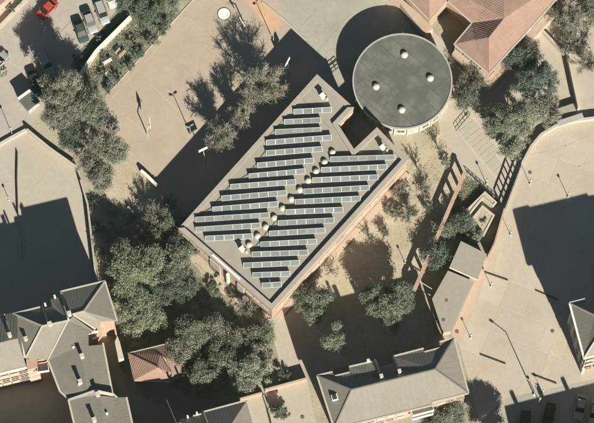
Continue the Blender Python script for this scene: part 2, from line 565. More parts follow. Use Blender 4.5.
# terrace of pale stone strips by the school
ter = sheet('stepped_terrace', [(452, 126), (470, 112), (510, 158), (498, 182)], M['joint'], .024)
ta, tb_ = P(454, 128), P(499, 180)
td = (tb_ - ta).normalized()
tn = Vector((-td.y, td.x, 0))
Lt = (tb_ - ta).length
nst = 13
for k in range(nst):
    s0, s1 = Lt * k / nst + .05, Lt * (k + 1) / nst - .05
    wdt = 3.3 if k < 9 else 2.2
    m_ = MB()
    m_.prism([tuple((ta + td * a + tn * bb)[:2]) for a, bb in ((s0, .1), (s1, .1), (s1, wdt), (s0, wdt))], .026, .05 + .008 * (k % 2))
    m_.build('stone_strip', M['yard'], ter)


# ------------------------------------------------------------------ building helpers
WIN_CACHE = {}


def window_meshes(wd, ht, pane_mat):
    key = (wd, ht, pane_mat.name)
    if key in WIN_CACHE: return WIN_CACHE[key]
    b = MB()                                   # lies in the xz plane, y = outward
    t = .09
    b.box((0, .03, ht / 2 - t / 2), (wd, .1, t)); b.box((0, .04, -ht / 2 + t / 2), (wd + .1, .13, t))
    b.box((-wd / 2 + t / 2, .03, 0), (t, .1, ht - 2 * t)); b.box((wd / 2 - t / 2, .03, 0), (t, .1, ht - 2 * t))
    b.box((0, .03, 0), (.06, .08, ht - 2 * t))
    o = b.build('window', M['trim'], local=True)
    p = MB()
    p.box((0, .012, 0), (wd - 2 * t, .03, ht - 2 * t))
    q = p.build('pane', pane_mat, local=True)
    WIN_CACHE[key] = (o.data, q.data)
    bpy.data.objects.remove(o); bpy.data.objects.remove(q)
    return WIN_CACHE[key]


def windows_on(root, A, B, out, zs, n, wd=1.2, ht=1.2, blind=.4, skip=()):
    A, B = Vector((A[0], A[1], 0)), Vector((B[0], B[1], 0))
    d = (B - A)
    nrm = Vector((-d.y, d.x, 0)).normalized()
    if nrm.dot(Vector((out[0], out[1], 0))) < 0: nrm = -nrm
    ang = math.atan2(nrm.y, nrm.x) - math.pi / 2
    base = wl(root)
    for z in zs:
        for k in range(n):
            if k in skip: continue
            p = A + d * ((k + .5) / n)
            wm, pm = window_meshes(wd, ht, M['blind'] if random.random() < blind else M['glass'])
            o = link_mesh('window', wm, root, (p.x - base.x, p.y - base.y, z - base.z), (0, 0, ang))
            link_mesh('pane', pm, o)


def roof_face(root, pts, mat, ribs=0.0, rib_r=.05, t=.18, name='roof_slope', lift=0.0):
    """pts: (px,py,h) ; real sloping slab with its own tile ribs"""
    w3 = [P(x, y, h + lift) for x, y, h in pts]
    m_ = MB()
    n0 = len(w3)
    m_.v = [tuple(p) for p in w3] + [(p.x, p.y, p.z - t) for p in w3]
    for tr in tessellate_polygon([[Vector((p.x, p.y, 0)) for p in w3]]):
        m_.f.append(list(tr)); m_.f.append([i + n0 for i in reversed(tr)])
    for i in range(n0):
        j = (i + 1) % n0
        m_.f.append([i, j, j + n0, i + n0])
    o = m_.build(name, mat, root)
    if ribs:
        c = sum(w3, Vector()) / len(w3)
        nrm = Vector()
        for i in range(len(w3)):
            nrm += (w3[i] - c).cross(w3[(i + 1) % len(w3)] - c)
        nrm.normalize()
        if nrm.z < 0: nrm = -nrm
        dn = Vector((nrm.x, nrm.y, 0))
        if dn.length < .02: dn = Vector((1, 0, 0))
        ac = Vector((-dn.y, dn.x, 0)).normalized()
        sl_ = nrm.cross(ac).normalized()
        q = [((p - c).dot(ac), (p - c).dot(sl_)) for p in w3]
        a0, a1 = min(p[0] for p in q), max(p[0] for p in q)
        tris = []
        for tr in tessellate_polygon([[Vector((p.x, p.y, 0)) for p in w3]]):
            tris.append([w3[i] for i in tr])

        def tri_z(x, y):
            best, bz = -9, None
            for A_, B_, C_ in tris:
                den = (B_.y - C_.y) * (A_.x - C_.x) + (C_.x - B_.x) * (A_.y - C_.y)
                if abs(den) < 1e-9: continue
                l1 = ((B_.y - C_.y) * (x - C_.x) + (C_.x - B_.x) * (y - C_.y)) / den
                l2 = ((C_.y - A_.y) * (x - C_.x) + (A_.x - C_.x) * (y - C_.y)) / den
                l3 = 1 - l1 - l2
                mn = min(l1, l2, l3)
                if mn > best: best, bz = mn, l1 * A_.z + l2 * B_.z + l3 * C_.z
            return bz if best > -.03 else None
        rb = MB()
        a = a0 + ribs * .5
        while a < a1:
            hits = []
            for i in range(len(q)):
                p1, p2 = q[i], q[(i + 1) % len(q)]
                if (p1[0] <= a) != (p2[0] <= a):
                    tt = (a - p1[0]) / (p2[0] - p1[0])
                    hits.append(p1[1] + tt * (p2[1] - p1[1]))
            hits.sort()
            for s0, s1 in zip(hits[::2], hits[1::2]):
                if s1 - s0 > .3:
                    prev = None
                    for kk in range(5):
                        g = c + ac * a + sl_ * (s0 + .05 + (s1 - s0 - .1) * kk / 4)
                        z_ = tri_z(g.x, g.y)
                        if z_ is None: continue
                        g = Vector((g.x, g.y, z_ + rib_r * .4))
                        if prev is not None: rb.tube(prev, g, rib_r, rib_r, 5, False)
                        prev = g
            a += ribs
        if rb.v:
            r = rb.build('tile_rows', mat, o, recalc=False)
            r['kind'] = 'stuff'
    return o


def line_part(root, name, pts, wd, ht, mat):
    m_ = MB()
    w3 = [P(*p) for p in pts]
    for a, bb in zip(w3, w3[1:]): m_.beam(a, bb, wd, ht)
    return m_.build(name, mat, root)


def chimney(root, px, py, h, mat, sz=.6, ht=1.3, cap=True):
    c = P(px, py, h)
    m_ = MB(); m_.box((c.x, c.y, h - .3 + ht / 2), (sz, sz, ht + .6), .3)
    o = m_.build('chimney', mat, root)
    if cap:
        k = MB(); k.box((c.x, c.y, h + ht + .06), (sz + .12, sz + .12, .1), .3)
        k.build('chimney_cap', M['cream'], o)
    return o


def walls_solid(root, outline, he, mat, inset=.3, z0=-.3):
    q = [tuple(P(x, y, he)[:2]) for x, y in outline]
    q = offset_poly(q, inset)
    m_ = MB(); m_.prism(q, z0, he - .12)
    m_.build('wall', mat, root)
    return q


# ------------------------------------------------------------------ large flat-roofed school hall
HP = 7.1
hall_px = [(317, 73.5), (354, 107), (338, 124), (354, 149), (377, 127), (408, 159.5), (272, 310), (178, 228)]
hw = [tuple(P(x, y, HP)[:2]) for x, y in hall_px]
cx, cy = sum(p[0] for p in hw) / 8, sum(p[1] for p in hw) / 8
hall = thing('school_hall', 'large pink brick school hall with a flat gravel roof, skylight domes and a wide parapet', 'building', (cx, cy, 0))
m_ = MB(); m_.prism(offset_poly(hw, .06), -.3, 6.5); m_.build('wall', M['brick'], hall)
m_ = MB(); m_.prism(offset_poly(hw, .70), 6.505, 6.56); m_.build('roof_deck', M['gravelroof'], hall)
inn = offset_poly(hw, .78)
m_ = MB()
n_ = len(hw)
for i in range(n_):
    j = (i + 1) % n_
    tp = HP - .34 if i in (7, 0) else HP
    m_.loft([[(*hw[i], 6.5), (*hw[j], 6.5), (*inn[j], 6.5), (*inn[i], 6.5)], [(*hw[i], tp), (*hw[j], tp), (*inn[j], tp), (*inn[i], tp)]])
m_.build('parapet', M['parapet'], hall)
# window band of the south-east side and openings of the south-west side
se0, se1 = Vector(hw[5]), Vector(hw[6])
sw0, sw1 = Vector(hw[6]), Vector(hw[7])
out_se = (1, -1); out_sw = (-1, -1)
windows_on(hall, se0 + (se1 - se0) * .03, se0 + (se1 - se0) * .97, out_se, (4.1,), 15, 1.9, 1.1, .9)
windows_on(hall, sw0 + (sw1 - sw0) * .04, sw0 + (sw1 - sw0) * .36, out_sw, (4.7,), 4, 1.4, 1.0, .4)
windows_on(hall, sw0 + (sw1 - sw0) * .64, sw0 + (sw1 - sw0) * .96, out_sw, (4.7,), 4, 1.4, 1.0, .4)
nw0, nw1 = Vector(hw[7]), Vector(hw[0])
windows_on(hall, nw0 + (nw1 - nw0) * .03, nw0 + (nw1 - nw0) * .97, (-1, 1), (4.9, 1.9), 15, 1.5, 1.3, .3)
nt0, nt1 = Vector(hw[1]), Vector(hw[2])
windows_on(hall, nt0, nt1, (1, -1), (4.9,), 2, 1.0, 1.2, .8)
# low plinth along the south-east side
de = (se1 - se0).normalized()
no = Vector((de.y, -de.x)); no = no if no.dot(Vector(out_se)) > 0 else -no
m_ = MB(); a_, b_ = se0 + de * .2 + no * .45, se1 - de * .2 + no * .45
m_.beam((a_.x, a_.y, .20), (b_.x, b_.y, .20), .9, .36); m_.build('plinth', M['pinkpath'], hall)
# pale coping and entrance of the south-west side
line_part(hall, 'coping', [(212, 254.3, HP + .05), (240, 279, HP + .05)], .35, .12, M['white'])
de = (sw1 - sw0).normalized(); no = Vector((de.y, -de.x)); no = no if no.dot(Vector(out_sw)) > 0 else -no
Lsw = (sw1 - sw0).length
ang = math.atan2(de.y, de.x)
c_ = sw0 + de * (Lsw * .60) + no * .13
m_ = MB(); m_.box((c_.x, c_.y, 3.1), (2.2, .25, 6.0), ang); m_.build('entrance_bay', M['greywall'], hall)
c2 = c_ + no * .15
m_ = MB(); m_.box((c2.x, c2.y, 1.1), (1.8, .06, 2.2), ang); dr = m_.build('door', M['glass'], hall)
c3 = sw0 + de * (Lsw * .46) + no * .25
m_ = MB(); m_.box((c3.x, c3.y, 3.3), (.4, .45, 6.4), ang); m_.build('duct', M['white'], hall)
c3 = sw0 + de * (Lsw * .33) + no * .13
m_ = MB(); m_.box((c3.x, c3.y, 2.8), (1.4, .25, 5.4), ang); m_.build('service_bay', M['greywall'], hall)


for a in ([(266, 151), (257.5, 163), (249, 173.5), (231, 185), (222, 196), (212.5, 207), (196, 217.5)], [(284, 119), (275, 129), (266, 140)], [(277.5, 220), (269, 230.5), (260.3, 241.3), (251.5, 252)]):
    line_part(hall, 'cable_duct', [(x - 1.2, y + 1, 6.60) for x, y in a], .11, .08, M['felt'])
line_part(hall, 'roof_seam', [(300, 96, 6.562), (330, 128, 6.562)], .06, .012, M['felt'])


def dome_at(root, px, py, h, r, mat=None):
    c = P(px, py, h)
    m_ = MB()
    m_.lathe((c.x, c.y, h - .02), [(r * 1.08, 0), (r * 1.08, .22), (r * .98, .24)], 16)
    cu = m_.build('skylight_kerb', M['trim'], root)
    m_ = MB()
    m_.lathe((c.x, c.y, h + .22), [(r * math.cos(a), r * .62 * math.sin(a)) for a in (0, .3, .6, .9, 1.15, 1.4, 1.54)], 18)
    m_.build('skylight_dome', mat or M['domew'], cu, smooth=True)


for px, py in ((332.4, 151.5), (324.4, 161.2), (316, 170.5), (308.2, 179.7), (299.8, 188.9), (291.4, 198.2), (282.6, 207.2), (274.3, 216.8), (265.8, 226), (257.6, 235.2), (249.2, 243.9)):
    dome_at(hall, px, py + 1, 6.56, .50)
for px, py in ((322.5, 97.5), (382.5, 149), (242, 250.5)):
    c = P(px, py, 6.56)
    m_ = MB(); m_.box((c.x, c.y, 7.1), (.62, .62, 1.1), .7); st = m_.build('vent_stack', M['white'], hall)
    m_ = MB(); m_.box((c.x, c.y, 7.70), (.86, .86, .1), .7); m_.build('vent_cap', M['white'], st)
    m_ = MB(); m_.tube((c.x + .75, c.y - .35, 6.56), (c.x + .75, c.y - .35, 7.15), .2, .2, 10); m_.build('vent_pipe', M['cream'], hall)

# ------------------------------------------------------------------ solar panels: one thing per row
PW, PD, RISE = 1.575, .96, .61
pl = math.asin(RISE / PD)
b = MB(); b.box((0, 0, 0), (PW - .07, PD - .05, .03)); tmp = b.build('solar_panel', M['solar'], local=True); PANEL = tmp.data; bpy.data.objects.remove(tmp)
b = MB()
for sx in (-1, 1): b.box((sx * (PW / 2 - .04), 0, .004), (.06, PD, .05))
for sy in (-1, 1): b.box((0, sy * (PD / 2 - .02), .004), (PW - .14, .045, .05))
tmp = b.build('frame', M['panelframe'], local=True); PFRAME = tmp.data; bpy.data.objects.remove(tmp)
rowsL = [(293.4, 107.8, 331.5, 105.6), (284, 118, 320.8, 116), (275, 128, 321, 125.8), (266, 138.6, 331.5, 133.4), (266, 149, 322.2, 144.8), (257, 161.4, 313.6, 156.3),
         (248.6, 172.2, 305, 167), (230.4, 182.8, 295.6, 177.8), (221.4, 194.3, 286.6, 188.6), (212.3, 205.4, 278, 199.8), (195.6, 215.6, 269, 211), (195.6, 225.6, 260.4, 221.2), (205, 234.5, 252.4, 232)]
rowsR = [(330.4, 155.2, 395, 153.2), (321.2, 165.9, 386.9, 162.7), (312.3, 176.2, 378.2, 173), (303.6, 187.4, 369.4, 183.6), (294.8, 197.9, 360.4, 194.3), (285.6, 208, 343.2, 205.5),
         (278, 219, 334, 216.2), (269.3, 229.5, 325.2, 226.2), (260.6, 240.3, 316.4, 237.2), (251.8, 250.3, 308, 248.3), (243.2, 261.4, 299.5, 258.6), (252.5, 271, 290, 269.6), (261.4, 281.4, 281.8, 280.2)]
ORD = ['first', 'second', 'third', 'fourth', 'fifth', 'sixth', 'seventh', 'eighth', 'ninth', 'tenth', 'eleventh', 'twelfth', 'thirteenth']
for side, rows in (('left', rowsL), ('right', rowsR)):
    for k, (x0, y0, x1, y1) in enumerate(rows):
        A, B = P(x0, y0 + 1.5, 7.18), P(x1, y1 + 1.5, 7.18)
        d = (B - A); L_ = d.length; d.normalize()
        n = max(2, round(L_ / PW))
        ang = math.atan2(d.y, d.x)
        sv = Vector((d.y, -d.x, 0))           # downhill, towards the sun
        mid = (A + B) / 2 + sv * (PD * math.cos(pl) / 2)
        mid.z = 6.56
        row = thing('solar_panel_row', 'row of %d grey solar panels, %s from the top, %s half of flat roof' % (n, ORD[k], side), 'solar panels', mid, 'solar panel rows on the flat roof', ang)
        for i in range(n):
            xo = (i - (n - 1) / 2) * (L_ / n)
            p = link_mesh('solar_panel', PANEL, row, (xo, 0, .06 + RISE / 2 + .03), (pl, 0, 0))
            link_mesh('frame', PFRAME, p)
        mt = MB()
        cy_ = PD * math.cos(pl) / 2
        for i in range(n + 1):
            xo = (i - n / 2) * (L_ / n) * .985
            mt.beam((xo, -cy_, .04), (xo, cy_, .04), .06, .06)
            mt.beam((xo, cy_ - .05, .04), (xo, cy_ - .05, RISE + .02), .05, .05)
        mt.beam((-L_ / 2 * .985, cy_ - .1, RISE - .02), (L_ / 2 * .985, cy_ - .1, RISE - .02), .05, .05)
        mt.build('mounting_frame', M['galv'], row, local=True)

# ------------------------------------------------------------------ round building
HC = 4.2
cc = P(402.5, 81, HC)
rr = 50.2 * S
rot = thing('round_building', 'round single storey building with a dark grey flat roof, pale rim and four domes', 'building', (cc.x, cc.y, 0))
m_ = MB(); m_.lathe((cc.x, cc.y, 0), [(rr - .25, -.3), (rr - .25, HC - .35)], 64); m_.build('wall', M['cream'], rot)
m_ = MB(); m_.lathe((cc.x, cc.y, 0), [(rr - .30, HC - .345), (rr - .30, HC - .10)], 64); m_.build('roof_deck', M['felt'], rot)
m_ = MB()
ro_, ri_ = rr, rr - .26
m_.loft([[(cc.x + r_ * math.cos(2 * math.pi * k / 72), cc.y + r_ * math.sin(2 * math.pi * k / 72), z_) for k in range(72)] for r_, z_ in ((ri_, HC - .4), (ro_, HC - .4), (ro_, HC), (ri_, HC), (ri_, HC - .4))], cap=False)
m_.build('rim', M['zinc'], rot)
for px, py in ((404.4, 54), (430.2, 77.4), (376, 85.8), (401.8, 109)):
    dome_at(rot, px, py + 1, HC - .1, .56)
for k, (px, py) in enumerate(((369, 52), (381, 61), (402, 37), (415, 40), (361, 85), (390, 67), (410, 86), (423, 72), (384, 100), (399, 63), (372, 71), (430, 95), (418, 56), (395, 92))):
    c = P(px, py, HC - .1)
    m_ = MB(); m_.box((c.x, c.y, HC - .092), (1.0 + .3 * (k % 3), .9, .012), R(40 + 7 * (k % 4))); m_.build('felt_patch', M['feltlight'], rot)
for k in range(-3, 4):
    hx = math.sqrt((rr - .4) ** 2 - (k * 2.2) ** 2)
    u_ = Vector((math.cos(R(-42)), math.sin(R(-42)), 0)); n_u = Vector((-u_.y, u_.x, 0))
    ctr = Vector((cc.x, cc.y, HC - .095)) + n_u * (k * 2.2)
    m_ = MB(); m_.beam(ctr - u_ * hx, ctr + u_ * hx, .12, .014); m_.build('felt_seam', M['feltdark'], rot)
for k in range(24):
    a = 2 * math.pi * k / 24 + .1
    m_ = MB(); m_.box((cc.x + (rr - .12) * math.cos(a), cc.y + (rr - .12) * math.sin(a), (HC - .4) / 2), (.26, .2, HC - .42), a); m_.build('pilaster', M['cream'], rot)
base = wl(rot)
for k in range(24):
    a = 2 * math.pi * (k + .5) / 24 + .1
    wm, pm = window_meshes(1.3, 1.3, M['glass'] if k % 3 else M['blind'])
    r_ = rr - .262
    o = link_mesh('window', wm, rot, (r_ * math.cos(a), r_ * math.sin(a), 2.0), (0, 0, a - math.pi / 2)); link_mesh('pane', pm, o)

# ------------------------------------------------------------------ red-tiled school, upper right
he = 5.6
school = thing('tiled_school', 'school with pink terracotta hipped roofs round a dark inner court, upper right', 'building', P(500, 30, 0) * 1.0)
def school_face(pts, ribs=.42): return roof_face(school, pts, M['terracotta'], .36, .034)
school_face([(504, -40, 7.8), (504, 18.5, 7.8), (489, 37, 7.8), (489, 73, he), (591, -40, he)], .42)
school_face([(444, -2, he), (472, 23, he), (476, 21.2, 6.1), (504, 18.5, 7.8), (504, -40, 7.8), (408, -34.1, he)])
school_face([(472, 23, he), (454, 44, he), (475, 40, 6.5), (489, 37.5, 7.8), (504, 18.5, 7.8), (476, 21.2, 6.1)])
school_face([(454, 44, he), (489, 73, he), (489, 37.5, 7.8), (475, 40, 6.5)])
school_face([(429.5, 20, he), (448, 0, he), (448, -40, 7.4), (429.5, -8, 7.4)])
school_face([(429.5, 20, he), (429.5, -8, 7.4), (405, -40, 7.4), (380, -28, he)])
out1 = [(444, -2), (472, 23), (454, 44), (489, 73), (591, -40), (408, -34.5)]
out2 = [(429.5, 20), (449, -1), (449, -40), (371, -40)]
walls_solid(school, out1, he, M['brick'], .15)
walls_solid(school, out2, he, M['brick'], .15)
for a in ([(444, -2, he - .02), (472, 23, he - .02), (454, 44.5, he - .02), (489, 74, he - .02), (591, -39, he - .02)], [(371, -40, he - .02), (429.5, 20.8, he - .02), (449, -1, he - .02)]):
    line_part(school, 'gutter', a, .22, .22, M['trim'])
# low flat-roofed gallery along the walls
for nm, pts in (('gallery', [(386, -14), (429, 22), (433, 29), (425, 34), (400, 4), (380, -8)]), ('gallery', [(456, 48), (489, 77), (575, -18), (581, -13), (489.5, 87), (452, 54)])):
    m_ = MB(); m_.prism([tuple(P(x, y, 2.6)[:2]) for x, y in pts], -.2, 2.6); g_ = m_.build(nm, M['pinkpath'], school)
    m_ = MB(); m_.prism([tuple(P(x, y, 2.6)[:2]) for x, y in pts], 2.602, 2.75); m_.build('gallery_roof', M['brickwall'], g_)
A = P(489, 73, he); B = P(589, -38, he)
windows_on(school, (A + (B - A) * .05), (A + (B - A) * .95), (1, -1), (4.3,), 14, 1.4, 1.2, .5)
A = P(454, 44, he); B = P(489, 73, he)
windows_on(school, A, B, (-1, -1), (4.3,), 4, 1.3, 1.1, .4)

# ------------------------------------------------------------------ apartment blocks
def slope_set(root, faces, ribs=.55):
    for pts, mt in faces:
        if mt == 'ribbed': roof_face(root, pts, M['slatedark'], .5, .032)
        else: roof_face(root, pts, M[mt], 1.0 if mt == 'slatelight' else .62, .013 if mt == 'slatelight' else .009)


# --- long block, lower middle
E = 9.0
blk = thing('apartment_block', 'long hip-roofed apartment block with tan south slope and ribbed grey north slope', 'building', P(395, 395, 0))
RG = 10.9
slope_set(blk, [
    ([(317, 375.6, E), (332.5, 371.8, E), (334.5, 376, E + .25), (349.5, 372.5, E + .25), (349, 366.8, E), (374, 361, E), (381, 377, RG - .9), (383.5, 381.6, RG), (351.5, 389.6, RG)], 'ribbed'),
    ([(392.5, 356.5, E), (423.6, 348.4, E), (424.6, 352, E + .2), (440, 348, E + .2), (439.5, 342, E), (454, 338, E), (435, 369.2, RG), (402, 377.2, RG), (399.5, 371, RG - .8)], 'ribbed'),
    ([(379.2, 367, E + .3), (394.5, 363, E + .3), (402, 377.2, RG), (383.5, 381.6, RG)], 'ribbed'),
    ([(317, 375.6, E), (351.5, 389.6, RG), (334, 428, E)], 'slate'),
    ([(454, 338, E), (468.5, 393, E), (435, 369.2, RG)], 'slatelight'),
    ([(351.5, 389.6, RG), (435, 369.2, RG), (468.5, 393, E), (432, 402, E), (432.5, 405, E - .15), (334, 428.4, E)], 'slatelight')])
q = walls_solid(blk, [(317.8, 376), (333, 372.5), (335, 376.5), (350, 372.8), (349.8, 367.2), (374, 361.6), (380, 370), (394.2, 366), (392.5, 357), (423.6, 349), (425, 352.5), (439.5, 349), (440, 342.5), (453.5, 338.8), (468, 392.6), (334, 427.6)], E, M['brick'], .35)
for a in ([(317, 375.6, E), (332.5, 371.8, E)], [(335, 376, E + .2), (349.5, 372.4, E + .2)], [(349, 366.8, E), (374, 361, E)], [(392.5, 356.5, E), (423.6, 348.4, E)], [(424.5, 352, E + .15), (440, 348, E + .15)], [(439.5, 342, E), (454, 338, E)],
          [(317, 375.6, E), (334, 428, E)], [(454, 338, E), (468.5, 393, E)], [(468.5, 393.3, E), (432, 402.3, E)], [(432, 405.3, E - .15), (334, 428.7, E)]):
    line_part(blk, 'gutter', a, .26, .2, M['trim'])
for a in ([(351.5, 389.6, RG), (435, 369.2, RG)], [(317, 375.6, E), (351.5, 389.6, RG)], [(351.5, 389.6, RG), (334, 428, E)], [(435, 369.2, RG), (454, 338, E)], [(435, 369.2, RG), (468.5, 393, E)]):
    line_part(blk, 'ridge_cap', [(x, y, h + .05) for x, y, h in a], .22, .12, M['slate'])
for x, y in ((381.2, 377.5), (399.3, 372.6)):
    chimney(blk, x, y, RG - .7, M['cream'], .45, 1.4)
for a in ([(375, 361, E + .3), (381.5, 377, RG - .2)], [(393.2, 357, E + .3), (399, 371, RG - .2)]):
    line_part(blk, 'party_wall', a, .3, 1.0, M['greywall'])
for x, y in ((367.5, 361.4), (368.6, 361.2)):
    chimney(blk, x, y, E, M['white'], .28, 1.3, False)
m_ = MB(); c = P(334.6, 397.3, 10.0); m_.box((c.x, c.y, 10.0), (.7, .7, .5), .25); vt = m_.build('roof_vent', M['darkmetal'], blk)
m_ = MB(); m_.box((c.x, c.y, 9.86), (1.0, 1.0, .5), .25); m_.build('vent_collar', M['white'], vt)
A, B = P(336, 427.6, E), P(466.5, 393.3, E)
A, B = A + Vector((0, .33, 0)), B + Vector((0, .33, 0))
windows_on(blk, A, B, (.2, -1), (7.6, 4.8, 2.0), 13, 1.3, 1.25, .45, skip=(7, 8))
dd = (B - A).normalized(); nn = Vector((dd.y, -dd.x, 0))
for z in (6.3, 3.5):
    c = A + dd * ((B - A).length * .655) + nn * .65
    m_ = MB(); m_.box((c.x, c.y, z), (3.6, 1.3, .16), math.atan2(dd.y, dd.x)); bo = m_.build('balcony', M['white'], blk)
    m_ = MB()
    p0 = c + nn * .6; m_.box((p0.x, p0.y, z + .6), (3.6, .1, 1.0), math.atan2(dd.y, dd.x))
    for s in (-1, 1):
        p1 = c + dd * (s * 1.75); m_.box((p1.x, p1.y, z + .6), (.1, 1.1, 1.0), math.atan2(dd.y, dd.x))
    m_.build('balcony_parapet', M['white'], bo)
A, B = P(454.5, 340, E), P(468, 391, E)
windows_on(blk, A - Vector((.33, 0, 0)), B - Vector((.33, 0, 0)), (1, 0), (7.4, 4.6, 1.9), 4, 1.2, 1.2, .4)

# --- corner complex, lower left: west block, hipped north wing, south wing
E = 11.2; RG = 13.2
wb = thing('apartment_block', 'apartment block at the left edge with pink south front under a tan slope', 'building', P(0, 352, 0))
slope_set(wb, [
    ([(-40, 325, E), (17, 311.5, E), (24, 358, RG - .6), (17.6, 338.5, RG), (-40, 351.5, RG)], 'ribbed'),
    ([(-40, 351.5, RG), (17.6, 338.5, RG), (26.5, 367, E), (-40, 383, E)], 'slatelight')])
walls_solid(wb, [(-40, 326), (17, 312.5), (26, 366), (-40, 382)], E, M['brick'], .3)
line_part(wb, 'gutter', [(26.5, 367.4, E), (-40, 383.4, E)], .3, .22, M['white'])
line_part(wb, 'gutter', [(-40, 325, E), (5, 314.5, E)], .25, .2, M['trim'])
line_part(wb, 'party_wall', [(6.5, 322, RG - .8), (10.2, 337, RG + .1)], .3, .8, M['greywall'])
chimney(wb, 10, 336, RG - .4, M['white'], .5, 1.3)
A, B = P(-38, 382.4, E), P(25.5, 367, E)
windows_on(wb, A + Vector((0, .28, 0)), B + Vector((0, .28, 0)), (.2, -1), (9.7, 6.9, 4.1, 1.6), 7, 1.3, 1.25, .55)

nw = thing('apartment_block', 'hip-roofed corner block with dormer recesses on its shaded north slope and an orange east wall', 'building', P(65, 322, 0))
slope_set(nw, [
    ([(13.4, 313.8, E), (42, 306.6, E), (49, 325, RG), (42.3, 326, RG)], 'ribbed'),
    ([(42.6, 309, E + .2), (52, 306.6, E + .2), (50.5, 299, E - .1), (60, 296.5, E - .1), (68, 320.5, RG), (49, 325, RG)], 'ribbed'),
    ([(61, 291.5, E), (105, 281, E), (83.8, 311.2, RG), (69, 314.8, RG)], 'ribbed'),
    ([(13.4, 313.8, E), (42.3, 326, RG), (25.5, 358, E + .2)], 'slate'),
    ([(42.3, 326, RG), (68, 320.5, RG), (48, 359.5, E), (25.5, 358, E + .2)], 'slatelight'),
    ([(105, 281, E), (117, 320.5, E), (100.5, 321.5, E + .2), (83.8, 311.2, RG)], 'slate'),
    ([(72.5, 314.2, RG), (83.8, 311.2, RG), (100.5, 321.5, E + .2), (98.5, 331, E - .4)], 'slatelight')])
walls_solid(nw, [(14, 315), (42, 308), (51, 306), (51.5, 299.5), (60, 297.5), (61.5, 292), (104.5, 282), (116.2, 320.8), (100.2, 322.2), (95, 330), (68, 352), (27, 357)], E, M['brick'], .3)
for a in ([(13.4, 313.8, E), (42, 306.6, E)], [(61, 291.5, E), (105, 281, E)], [(13.4, 313.8, E + .04), (25.5, 358, E + .24)], [(105, 281, E), (117, 320.5, E)]):
    line_part(nw, 'gutter', a, .26, .2, M['trim'])
for a in ([(42.3, 326, RG), (68, 320.5, RG)], [(72.5, 314.2, RG), (83.8, 311.2, RG)], [(105, 281, E), (83.8, 311.2, RG)], [(68, 320.5, RG), (48, 359.5, E)], [(72.5, 314.2, RG), (98.5, 331, E - .4)], [(13.4, 313.8, E), (42.3, 326, RG)], [(42.3, 326, RG), (25.5, 358, E + .2)]):
    line_part(nw, 'ridge_cap', [(x, y, h + .05) for x, y, h in a], .24, .12, M['trim'])
for a in ([(42.5, 307, E + .3), (48.5, 324, RG + .05)], [(61, 292, E + .3), (68.5, 319.5, RG + .05)]):
    line_part(nw, 'party_wall', a, .3, .9, M['greywall'])
for x, y in ((50.3, 325), (69.6, 314.5)):
    chimney(nw, x, y, RG - .2, M['white'], .5, 1.2)
for x, y in ((45.5, 305.5), (55, 297.5)):
    chimney(nw, x, y, E, M['white'], .3, 1.3, False)
# orange wall face and white terrace by the east end
line_part(nw, 'terrace_parapet', [(99, 337, 9.6), (93, 338.5, 9.6)], .3, .5, M['white'])
line_part(nw, 'terrace_parapet', [(88.5, 333.4, 11.2), (98, 331.6, 11.2)], .3, .4, M['white'])
m_ = MB(); m_.prism([tuple(P(x, y, 7.9)[:2]) for x, y in ((116.5, 332), (119, 338), (123, 354), (117.5, 356), (114, 338))], -.3, 5.2); m_.build('side_wing', M['cream'], nw)
line_part(nw, 'gutter', [(14.6, 317, E - .1), (24.5, 357, E + .1)], .3, .5, M['white'])
chimney(nw, 26, 339.5, E + .5, M['white'], .5, .9)
m_ = MB(); m_.prism([tuple(P(x, y, E - 1.2)[:2]) for x, y in ((26, 359), (37, 358), (37.5, 367), (27, 370))], -.3, E - 1.2); m_.build('stair_tower', M['brick'], nw)
for k, z in enumerate((8.8, 6.2, 3.6)):
    c = P(43, 368, z)
    m_ = MB(); m_.box((c.x, c.y, z), (1.9, 1.5, .16), .15); bo = m_.build('balcony', M['white'], nw)
    m_ = MB()
    m_.box((c.x, c.y - .72, z + .55), (1.9, .08, .9), .15); m_.box((c.x - .9, c.y, z + .55), (.08, 1.3, .9), .15); m_.box((c.x + .9, c.y, z + .55), (.08, 1.3, .9), .15)
    m_.build('balcony_parapet', M['white'], bo)
A, B = P(27, 370, E - 1.2), P(37.5, 367.2, E - 1.2)
windows_on(nw, A, B, (.2, -1), (8.4, 5.8, 3.2), 2, .9, 1.1, .8)

sw = thing('apartment_block', 'long south wing of the corner block, low grey gable with four chimneys on its ridge', 'building', P(90, 375, 0))
E2 = 10.8; R2 = 12.0
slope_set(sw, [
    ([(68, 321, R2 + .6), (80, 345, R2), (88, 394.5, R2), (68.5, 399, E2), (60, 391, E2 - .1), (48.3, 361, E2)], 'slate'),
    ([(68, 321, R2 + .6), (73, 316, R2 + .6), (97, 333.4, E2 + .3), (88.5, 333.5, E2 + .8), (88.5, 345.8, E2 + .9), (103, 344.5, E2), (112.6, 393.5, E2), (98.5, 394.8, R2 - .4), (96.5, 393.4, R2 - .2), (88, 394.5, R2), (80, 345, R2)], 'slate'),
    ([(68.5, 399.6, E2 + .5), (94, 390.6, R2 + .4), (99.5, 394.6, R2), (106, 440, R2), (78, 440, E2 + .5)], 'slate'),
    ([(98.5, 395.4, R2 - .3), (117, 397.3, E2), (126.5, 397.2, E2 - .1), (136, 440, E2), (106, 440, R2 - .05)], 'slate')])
walls_solid(sw, [(49, 362), (72, 330), (88, 333), (88, 346), (103, 345.5), (112, 393), (126, 397.6), (136, 440), (78, 440), (68.6, 400), (60.5, 391)], E2, M['brick'], .3)
